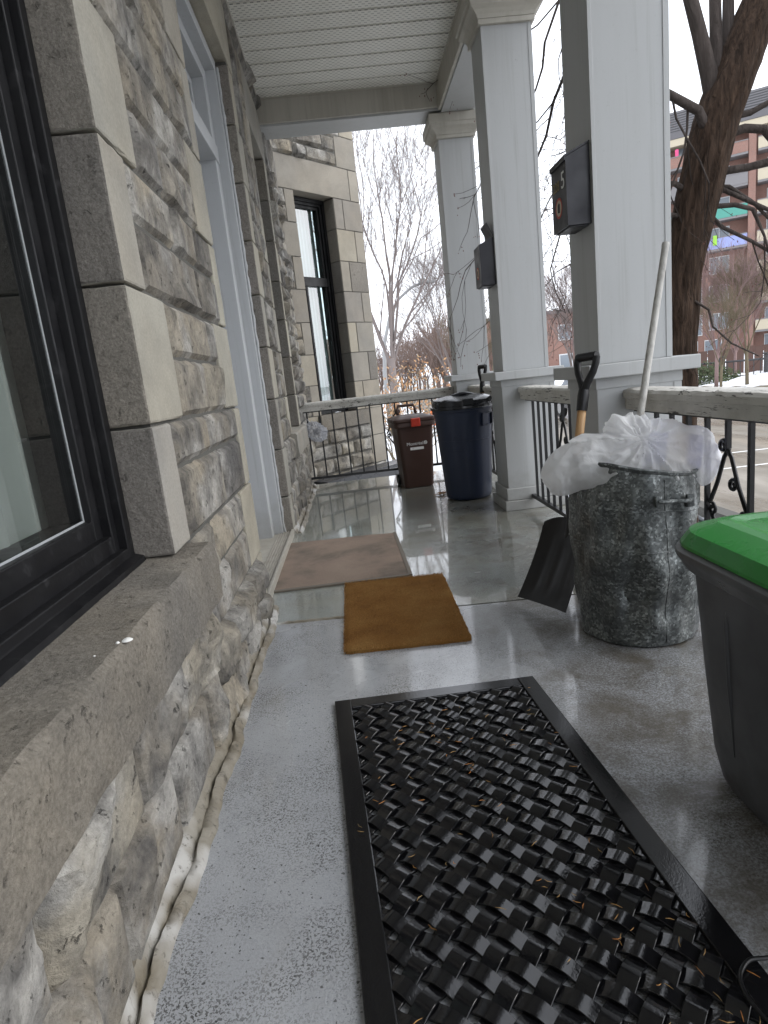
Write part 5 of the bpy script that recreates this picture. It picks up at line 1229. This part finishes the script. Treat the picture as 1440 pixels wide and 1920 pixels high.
# ================================================================ STREET LAMP, CONE, CAR, FENCE
lp=empty('street_lamp',(1.30,22,GZ)); tag(lp,'grey street lamp with a long curved arm among the bare trees','street lamp')
b=MB(); b.tube([(0,0,0),(0,0,2.2),(.10,0,3.2),(.35,0,4.0),(.75,0,4.6),(1.2,0,4.92),(1.55,0,5.02)],[.09,.075,.065,.055,.05,.045,.045],10); b.build('post',MT['lampmetal'],lp,smooth=True)
b=MB(); b.box(1.45,2.0,-.12,.12,5.0,5.10,c=.03); b.build('lamp_head',MT['lampmetal'],lp); b=MB(); b.tube([(1.62,0,5.10),(1.62,0,5.19)],.05,10); b.build('light_sensor',MT['lampmetal'],lp)
cn=empty('traffic_cone',(2.62,20.6,GZ+.1)); tag(cn,'orange traffic cone standing in the snow beyond the end railing','traffic cone')
b=MB(); b.box(-.2,.2,-.2,.2,0,.04,c=.01); b.build('cone_base',MT['orange'],cn); b=MB(); b.lathe([(.15,.04),(.03,.72),(.0,.73)],20); b.build('cone_body',MT['orange'],cn,smooth=True,angle=40)
b=MB(); b.lathe([(.108,.30),(.086,.42)],20); b.lathe([(.072,.50),(.060,.57)],20); b.build('reflective_band',MT['sticker'],cn,smooth=True)
car=empty('parked_car',(8.2,20.5,GZ),R(90)); tag(car,'dark grey parked car glimpsed through the balusters','car')
hw=.86
prof=[(-2.1,.35),(-2.15,.75),(-1.9,.95),(-1.25,1.0),(-.6,1.42),(.9,1.45),(1.6,1.05),(2.05,.95),(2.15,.6),(2.1,.35)]
b=MB(); b.loft([[(x,s*hw*(1.0 if z<1.02 else .82),z) for x,z in prof] for s in (-1,-.97,.97,1)]); b.build('body',MT['carpaint'],car)
b=MB()
for s in (-1,1): b.add([(-1.1,s*.80,1.03),(-.58,s*.735,1.37),(.85,s*.735,1.39),(1.4,s*.80,1.06)],[(0,1,2,3)])
b.build('side_window',MT['apglass'],car)
b=MB(); b.add([(-1.24,-.68,1.035),(-1.24,.68,1.035),(-.63,.62,1.415),(-.63,-.62,1.415)],[(0,1,2,3)]); b.build('windscreen',MT['apglass'],car)
for x in (-1.35,1.35):
    for s in (-1,1):
        b=MB(); b.tube([(x,s*.70,.33),(x,s*.88,.33)],.33,22); w=b.build('wheel',MT['tyre'],car,smooth=True,angle=40); b=MB(); b.tube([(x,s*.881,.33),(x,s*.888,.33)],.19,16); b.build('rim',MT['lampmetal'],w,smooth=True,angle=40)
for s in (-1,1): b=MB(); b.box(-2.165,-2.10,s*.6-.14,s*.6+.14,.68,.80,c=.02); b.build('headlight',MT['apglass'],car)
fn=empty('park_fence',(14.5,27,GZ)); tag(fn,'low dark grey park fence with posts standing in the snow','fence')
F0=Vector((-2.0,8.0,0)); F1=Vector((8.0,-4.0,0))
for k in range(9):
    t=k/8; p=F0.lerp(F1,t); b=MB(); b.box(p.x-.11,p.x+.11,p.y-.11,p.y+.11,0,1.25,c=.02); b.box(p.x-.15,p.x+.15,p.y-.15,p.y+.15,1.25,1.33,c=.02); b.build('post',MT['fencegrey'],fn)
    if k<8:
        p2=F0.lerp(F1,(k+1)/8)
        for z in (.35,1.05): b=MB(); b.tube([p+Vector((0,0,z)),p2+Vector((0,0,z))],.05,6); b.build('rail',MT['fencegrey'],fn)
        b=MB()
        for j in range(1,7): q=p.lerp(p2,j/7); b.tube([q+Vector((0,0,.35)),q+Vector((0,0,1.05))],.02,5)
        b.build('pickets',MT['fencegrey'],fn)
wf=empty('wooden_fence',(21.5,31,GZ)); tag(wf,'reddish brown board fence in front of the apartment block','fence')
wd=Vector((.845,-.535,0))
for k in range(34):
    c=wd*(-7+.42*k); b=MB(); hh=1.6+.02*(k%3)
    n_=Vector((-wd.y,wd.x,0)); q=[c-wd*.195-n_*.03,c+wd*.195-n_*.03,c+wd*.195+n_*.03,c-wd*.195+n_*.03]; b.loft([[(p.x,p.y,z) for p in q] for z in (0,hh)]); b.build('board',MT['fencewood'],wf)
yb=empty('grit_bin',(20.4,27.5,GZ)); tag(yb,'yellow plastic grit box standing in the snow of the park','grit box')
b=MB(); b.loft([rrect(-.5,.5,-.35,.35,.08,z) for z in (0,.7)]); b.build('box_body',MT['yellow'],yb); b=MB(); b.loft([rrect(-.54,.54,-.38,.38,.08,.7),rrect(-.5,.5,-.34,.34,.08,.85)]); b.build('lid',MT['yellow'],yb)
wb2=empty('wheelie_bin',(22.3,28.5,GZ)); tag(wb2,'dark green wheeled bin beside the yellow grit box','wheelie bin')
b=MB(); b.loft([rrect(-.26,.26,-.3,.3,.05,.05),rrect(-.33,.33,-.38,.38,.06,1.0)]); b.build('bin_body',MT['evergreen'],wb2); b=MB(); b.box(-.35,.35,-.42,.40,1.0,1.08,c=.02); b.build('lid',MT['evergreen'],wb2)

# ================================================================ APARTMENT BLOCK
ap=empty('apartment_block',(38.5,64,GZ),math.atan2(-.535,.845)); tag(ap,'tall red brick apartment block with coloured balconies under a grey sloping roof','building')
FH=2.72; S0,S1=-8.5,26
# local x along facade (right), local -y towards the camera
b=MB(); b.box(S0,S1,0,12,0,FH*8); wl=b.build('brick_wall',MT['brick'],ap)
b=MB(); b.loft([[(x,-1.6,FH*8-.1),(x,-1.6,FH*8+.5),(x,-.6,FH*8+2.6),(x,12,FH*8+2.6),(x,12,FH*8-.1)] for x in (S0,S1)][::-1]); rf=b.build('roof',MT['roofgrey'],ap)
for k in range(8): b=MB(); z=FH*8+.55+.25*k; b.box(S0,S1,-1.62+.12*k*1.0+.0,-1.56+.12*k,z,z+.05); b.build('siding_line',MT['fencegrey'],rf)
b=MB(); b.box(S0,S1,-1.55,.0,FH*8-.75,FH*8-.12); b.build('fascia',MT['cream'],ap)
cols_=['brick','balgrey','balgreen','balblue','balgrey','brick','balgrey']
BAYS=[(-4.6,2.3),(3.1,9.0),(11.0,17.0),(18.5,24.5)]
rnd=random.Random(3)
def ap_window(x0,x1,z0,z1,y=-.02):
    b=MB(); b.box(x0,x1,y-.06,y,z0,z1); w=b.build('window',MT['apwhite'],ap)
    n=2; 
    for k in range(n):
        a=x0+.06+(x1-x0-.06)*k/n; c=x0+(x1-x0-.06)*(k+1)/n; b=MB(); b.box(a,c,y-.075,y-.061,z0+.08,z1-.08); b.build('pane',MT['apglass'],w)
for fl in range(1,8):
    z=FH*fl
    for bi,(x0,x1) in enumerate(BAYS):
        mname=cols_[(7-fl)%7] if bi==0 else 'cream'
        if fl>=4 or bi!=0:
            b=MB(); b.box(x0,x1,-1.5,0,z-.18,z); s=b.build('balcony',MT['balgrey'],ap)
            b=MB(); b.box(x0,x1,-1.5,-1.44,z+.02,z+.98); b.build('balcony_panel',MT[mname],s)
            b=MB(); b.box(x0,x1,-1.53,-1.41,z+.98,z+1.06); b.build('balcony_rail',MT['balgrey'],s)
        ap_window(x0+.8,x0+3.0,z+.1,z+2.15); ap_window(x0+3.6,min(x1-.2,x0+5.4),z+.5,z+2.15)
b=MB(); b.box(2.35,2.95,-1.4,-.01,0,FH*8-.8); b.build('brick_pier',MT['brick'],ap)
b=MB(); b.box(-5.6,-5.0,-1.4,-.01,0,FH*8-.8); b.build('brick_pier',MT['brick'],ap)
for fl in (0,): 
    for (x0,x1) in BAYS: ap_window(x0+.8,x0+2.6,.9,2.3); ap_window(x0+3.2,x0+4.8,.9,2.3)
b=MB(); b.box(-3.9,-3.6,-1.42,-1.38,FH*7+.9,FH*7+1.7); b.box(-3.85,-3.4,-1.42,-1.38,FH*7+.5,FH*7+.9); b.build('pink_towel',MT['pink'],ap)
b=MB(); b.box(-.6,-.25,-1.62,-1.54,FH*4+.35,FH*4+1.25); b.build('lime_toy',MT['lime'],ap)
# a further brick building between the columns
ab=empty('far_brick_building',(21,62,GZ),R(-8)); tag(ab,'low red brick building seen far behind the bare trees between the columns','building')
b=MB(); b.box(-10,9,0,10,0,6.4); b.build('brick_wall',MT['brick'],ab)
b=MB(); b.box(-10.2,9.2,-.2,10,6.4,6.7); b.build('roof',MT['roofgrey'],ab)
for k in range(6):
    for fl in range(2):
        x=-9+3*k; b=MB(); b.box(x,x+1.3,-.06,0,1+2.8*fl,2.5+2.8*fl); w=b.build('window',MT['apwhite'],ab); b=MB(); b.box(x+.1,x+1.2,-.075,-.061,1.1+2.8*fl,2.4+2.8*fl); b.build('pane',MT['apglass'],w)
